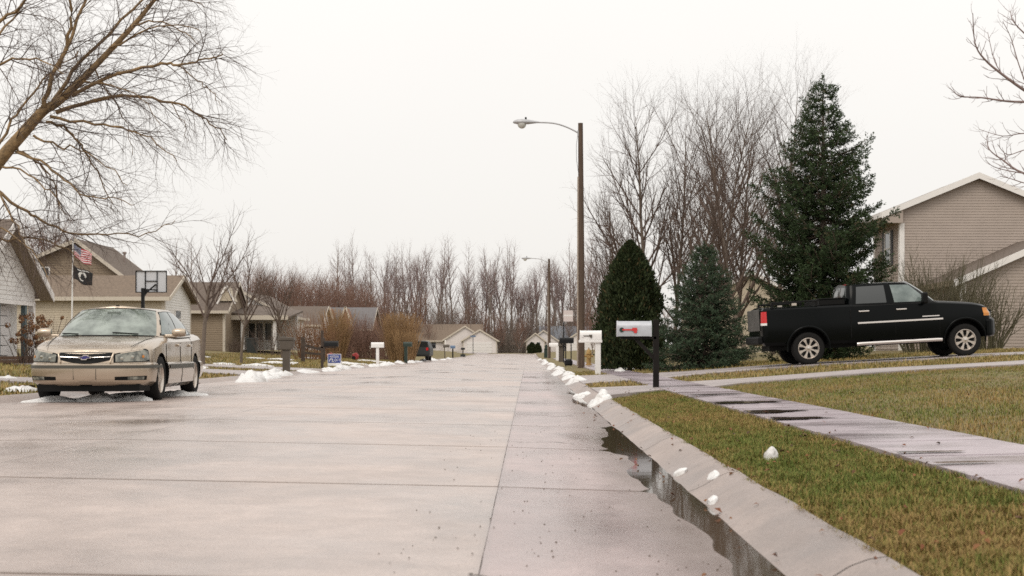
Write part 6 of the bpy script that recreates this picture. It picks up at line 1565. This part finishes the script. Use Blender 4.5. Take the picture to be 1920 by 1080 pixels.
# left: under the car, along the curb and on the lawns
snow((-6.95, 20.95), .55, .16, .05, 'snow strip under the left end of the sedan bumper', 70, name='snow_strip')
snow((-6.30, 20.85), .30, .16, .10, 'snow heap under the middle of the sedan bumper', 71)
snow((-5.82, 20.95), .32, .14, .07, 'snow strip under the right end of the sedan bumper', 72, name='snow_strip')
snow((-6.5, 23.5), .5, .4, .05, 'snow patch beneath the middle of the sedan', 73, name='snow_patch')
snow((-5.75, 23.4), .5, .3, .06, 'thin snow line beside the sedan between its wheels', 74, name='snow_strip')
snow((-6.75, 34.5), .36, .8, .22, 'large white snow pile on the street behind the sedan', 75)
snow((-7.2, 39), .32, 1.6, .12, 'snow ridge just beyond the large snow pile', 76, name='snow_ridge')
snow((-7.75, 44), .35, 2.0, .17, 'snow bank at the foot of the brown mailbox', 77, name='snow_bank')
for k, yy_ in enumerate((50, 55, 60, 65.5, 71, 76, 81, 87, 93, 100, 108, 117, 128, 140)):
    snow((-7.75 + .15 * math.sin(k * 1.7), yy_), .28, 1.5 + .006 * yy_, .07 + .04 * (k % 3), 'plowed snow along the left curb beyond the brown mailbox', 80 + k, 'snow bank along the left curb', name='snow_bank')
rg = random.Random(9)
for k in range(26):
    yy_ = rg.uniform(46, 92); xx_ = -8.8 - rg.random() ** 1.3 * 9 
    if is_conc(xx_, yy_): continue
    snow((xx_, yy_), rg.uniform(.3, .8), rg.uniform(.5, 1.3), rg.uniform(.02, .06), 'thin snow patch melting on the left lawn', 120 + k, 'snow patches on the left lawn', name='snow_patch')
for k, (xx_, yy_) in enumerate(((-9.2, 33), (-9.9, 35.5), (-9.6, 24), (-8.6, 24.2), (-10.6, 29), (-9.0, 38))):
    snow((xx_, yy_), rg.uniform(.10, .25), rg.uniform(.2, .4), .04, 'small snow scrap on the grass beside the sedan', 170 + k, 'snow scraps by the sedan', name='snow_patch')

# ------------------------------------------------------------------ standing water on the sidewalk
def walk_puddle(px, py, rx, ry, label, seed):
    x0, y0 = S_at(px, py); off = Vector((seed * 3.7, seed * 1.9, 0)); n = 40; vs = []
    for i in range(n):
        a = 2 * math.pi * i / n; e = 1 + .55 * mnoise.noise(off + Vector((math.cos(a) * 1.6, math.sin(a) * 1.6, 0))) + .25 * mnoise.noise(off + Vector((math.cos(a) * 4, math.sin(a) * 4, 2)))
        x = min(max(x0 + math.cos(a) * rx * e, WALK_L + .01), WALK_R - .01); y = y0 + math.sin(a) * ry * e; vs.append((x, y, wz(x, y) + .0085))
    MBo = MB(); MBo.add(vs + [(x0, y0, wz(x0, y0) + .0085)], [(i, (i + 1) % n, n) for i in range(n)])
    tag(MBo.build('sidewalk_puddle', M_WATER, fix=True, loc=(x0, y0, wz(x0, y0))), label, kind='structure')
for k, (px_, py_, rx_, ry_, lab) in enumerate(((1345, 742, .42, .16, 'thin puddle film on the sidewalk nearest the silver mailbox'), (1395, 757, .45, .30, 'dark puddle across the sidewalk beyond the widest one'), (1425, 775, .46, .34, 'widest dark puddle across the sidewalk'),
        (1462, 788, .40, .20, 'dark puddle at the grass edge of the sidewalk'), (1720, 853, .30, .05, 'thin dark puddle streak on the near sidewalk'), (1790, 873, .22, .05, 'short dark puddle streak on the near sidewalk'))):
    walk_puddle(px_, py_, rx_, ry_, lab, k + 1)

# ------------------------------------------------------------------ grass blades
def blades(name, X, Y, label, hmin, hmax, wd, seed, pal):
    g = np.random.default_rng(seed); n = len(X)
    Z = np.array([ground_z(float(a), float(b)) for a, b in zip(X, Y)]) - .03
    tuft = np.array([mnoise.noise(Vector((float(x) * 5.5, float(y) * 5.5, 3))) for x, y in zip(X, Y)]); h = g.uniform(hmin, hmax, n) * (0.75 + .5 * g.random(n)) * np.clip(1 + .9 * tuft, .4, 1.7); a = g.uniform(0, 2 * np.pi, n); ln = g.uniform(.25, 1.1, n)
    dx, dy = np.cos(a), np.sin(a); wx, wy = -dy * wd * g.uniform(.7, 1.3, n), dx * wd * g.uniform(.7, 1.3, n)
    b = np.stack([X, Y, Z], 1); W = np.stack([wx, wy, np.zeros(n)], 1); D = np.stack([dx, dy, np.zeros(n)], 1)
    up = np.array([0, 0, 1.0]); mid = b + D * (h * ln * .28)[:, None] + up * (h * .62)[:, None]; tip = b + D * (h * ln * .85)[:, None] + up * (h * (1.0 - .25 * ln))[:, None]
    V = np.stack([b - W, b + W, mid + W * .8, mid - W * .8, tip], 1).reshape(-1, 3)
    i0 = np.arange(n) * 5
    F = np.concatenate([np.stack([i0, i0 + 1, i0 + 2], 1), np.stack([i0, i0 + 2, i0 + 3], 1), np.stack([i0 + 3, i0 + 2, i0 + 4], 1)])
    nz = np.array([mnoise.noise(Vector((float(x) * .9, float(y) * .5, 1))) for x, y in zip(X, Y)]); n2 = np.array([mnoise.noise(Vector((float(x) * 3.1, float(y) * 2.3, 7))) for x, y in zip(X, Y)])
    pal = np.array(pal); q = np.clip(.52 + nz * .5 + n2 * .35 + g.normal(0, .30, n), 0, .999) * (len(pal) - 1); k = q.astype(int); f = (q - k)[:, None]
    C = pal[k] * (1 - f) + pal[k + 1] * f; C *= g.uniform(.75, 1.25, (n, 1))
    o = link(name, np_mesh(name, V, F, M_GRASS, cols=np.repeat(C[:, None], 5, 1).reshape(-1, 3)))
    return tag(o, label, 'grass', kind='stuff')
def scatter(n, x0, x1, y0, y1, seed, power=1.6, keep=None):
    g = np.random.default_rng(seed); u = g.random(n); Y = y0 * (y1 / y0) ** (u ** (1 / power)) if power != 1 else y0 * (y1 / y0) ** u
    X = g.uniform(x0, x1, n); ok = np.array([not is_conc(float(a), float(b)) and (keep is None or keep(float(a), float(b))) for a, b in zip(X, Y)]); return X[ok], Y[ok]
PAL_R = [(.31, .205, .085), (.265, .19, .07), (.21, .178, .052), (.155, .168, .042), (.11, .148, .032)]
PAL_T = [(.35, .24, .105), (.32, .23, .09), (.28, .21, .078), (.22, .19, .065), (.16, .16, .052)]
edge = lambda x, y: x > 1.15 + .05 * mnoise.noise(Vector((y * 1.7, 0, 0))) + .03 * mnoise.noise(Vector((y * 6, 2, 0)))
def edge2(x, y):
    if 20.8 < y < 22.5 and x < 1.2 + (y - 20.8) * .45: return False
    return edge(x, y)
X, Y = scatter(170000, 1.08, 2.27, 3.6, 23.4, 1, 1.2, edge2)
blades('grass_strip', X, Y, 'short green and tan grass strip between curb and sidewalk', .024, .046, .0019, 1, PAL_R)
X, Y = scatter(160000, 3.18, 11, 5.5, 26.2, 2, 1.5, lambda x, y: x < 3.0 + y * .37)
blades('lawn_grass', X, Y, 'short green and brown lawn right of the sidewalk', .024, .046, .0026, 2, PAL_R)
X, Y = scatter(60000, 1.1, 20, 26, 47, 3, 1.0)
blades('lawn_grass', X, Y, 'tan winter lawn around the black pickup', .05, .085, .006, 3, PAL_T)
X, Y = scatter(70000, -19, -7.9, 16, 100, 4, 1.0, lambda x, y: x < -7.95)
blades('lawn_grass', X, Y, 'olive and tan lawn in front of the left houses', .05, .09, .009, 4, PAL_T)
X, Y = scatter(5200, 1.1, 2.3, 3.6, 23, 21, 1.3, lambda x, y: edge2(x, y) and (x < 1.32 or x > 2.12 or mnoise.noise(Vector((x * 3, y * 3, 9))) > .25))
blades('long_grass', X, Y, 'longer straw coloured grass tufts along the curb and sidewalk edges', .045, .07, .0018, 5, PAL_T)
X, Y = scatter(5200, 3.2, 10, 5.5, 26, 22, 1.5, lambda x, y: x < 3.0 + y * .37 and (x < 3.4 or mnoise.noise(Vector((x * 2, y * 2, 4))) > .3))
blades('long_grass', X, Y, 'longer straw coloured tufts in the right lawn', .045, .07, .0022, 6, PAL_T)
# fallen leaves and grit
g = np.random.default_rng(8); LV = []; LF = []; LC = []
for k in range(330):
    if k < 240: x_, y_ = g.uniform(1.12, 9) if k < 120 else g.uniform(1.1, 2.4), 4.5 * (24 / 4.5) ** g.random()
    elif k < 285: x_, y_ = g.uniform(.55, 1.2), 4 * (20 / 4) ** g.random()
    else: x_, y_ = g.uniform(-9, -7.3), g.uniform(24, 33)
    z_ = ground_z(x_, y_) + (.03 if not is_conc(x_, y_) else .016); a = g.uniform(0, 6.28); s_ = g.uniform(.011, .027) if k < 285 else g.uniform(.04, .1)
    u = np.array([np.cos(a), np.sin(a), g.uniform(-.4, .5)]) * s_; v = np.array([-np.sin(a), np.cos(a), g.uniform(-.3, .4)]) * s_ * .6; c = np.array([x_, y_, z_]); b = len(LV)
    LV += [c - u, c - v * .8 + u * .1 + [0, 0, .006], c + u, c + v + [0, 0, .01], c + [0, 0, .012]]; LF += [(b, b + 1, b + 4), (b + 1, b + 2, b + 4), (b + 2, b + 3, b + 4), (b + 3, b, b + 4)]
    cc = [(.16, .06, .03), (.10, .05, .025), (.2, .09, .04), (.07, .04, .025)][g.integers(4)]; LC += [cc] * 5
tag(link('leaf_litter', np_mesh('leaf_litter', np.array(LV), np.array(LF), M_GRASS, cols=np.array(LC))), 'scattered brown fallen leaves and debris on grass and curb', 'leaves', kind='stuff')
GV = []; GF = []
for k in range(300):
    x_, y_ = g.uniform(-.6, 1.15) if k < 330 else g.uniform(-3, 0), 3.9 * (16 / 3.9) ** g.random(); s_ = g.uniform(.0015, .006); z_ = ground_z(x_, y_); b = len(GV)
    for dx_, dy_, dz_ in ((-1, -.8, 0), (1, -.6, 0), (.7, 1, 0), (-.8, .9, 0), (0, 0, 1)): GV.append((x_ + dx_ * s_, y_ + dy_ * s_, z_ + dz_ * s_))
    GF += [(b, b + 1, b + 4), (b + 1, b + 2, b + 4), (b + 2, b + 3, b + 4), (b + 3, b, b + 4)]
tag(link('road_grit', np_mesh('road_grit', np.array(GV), np.array(GF), mat('grit', (.07, .05, .035), .9))), 'scattered dark grit along the right gutter', 'grit', kind='stuff')
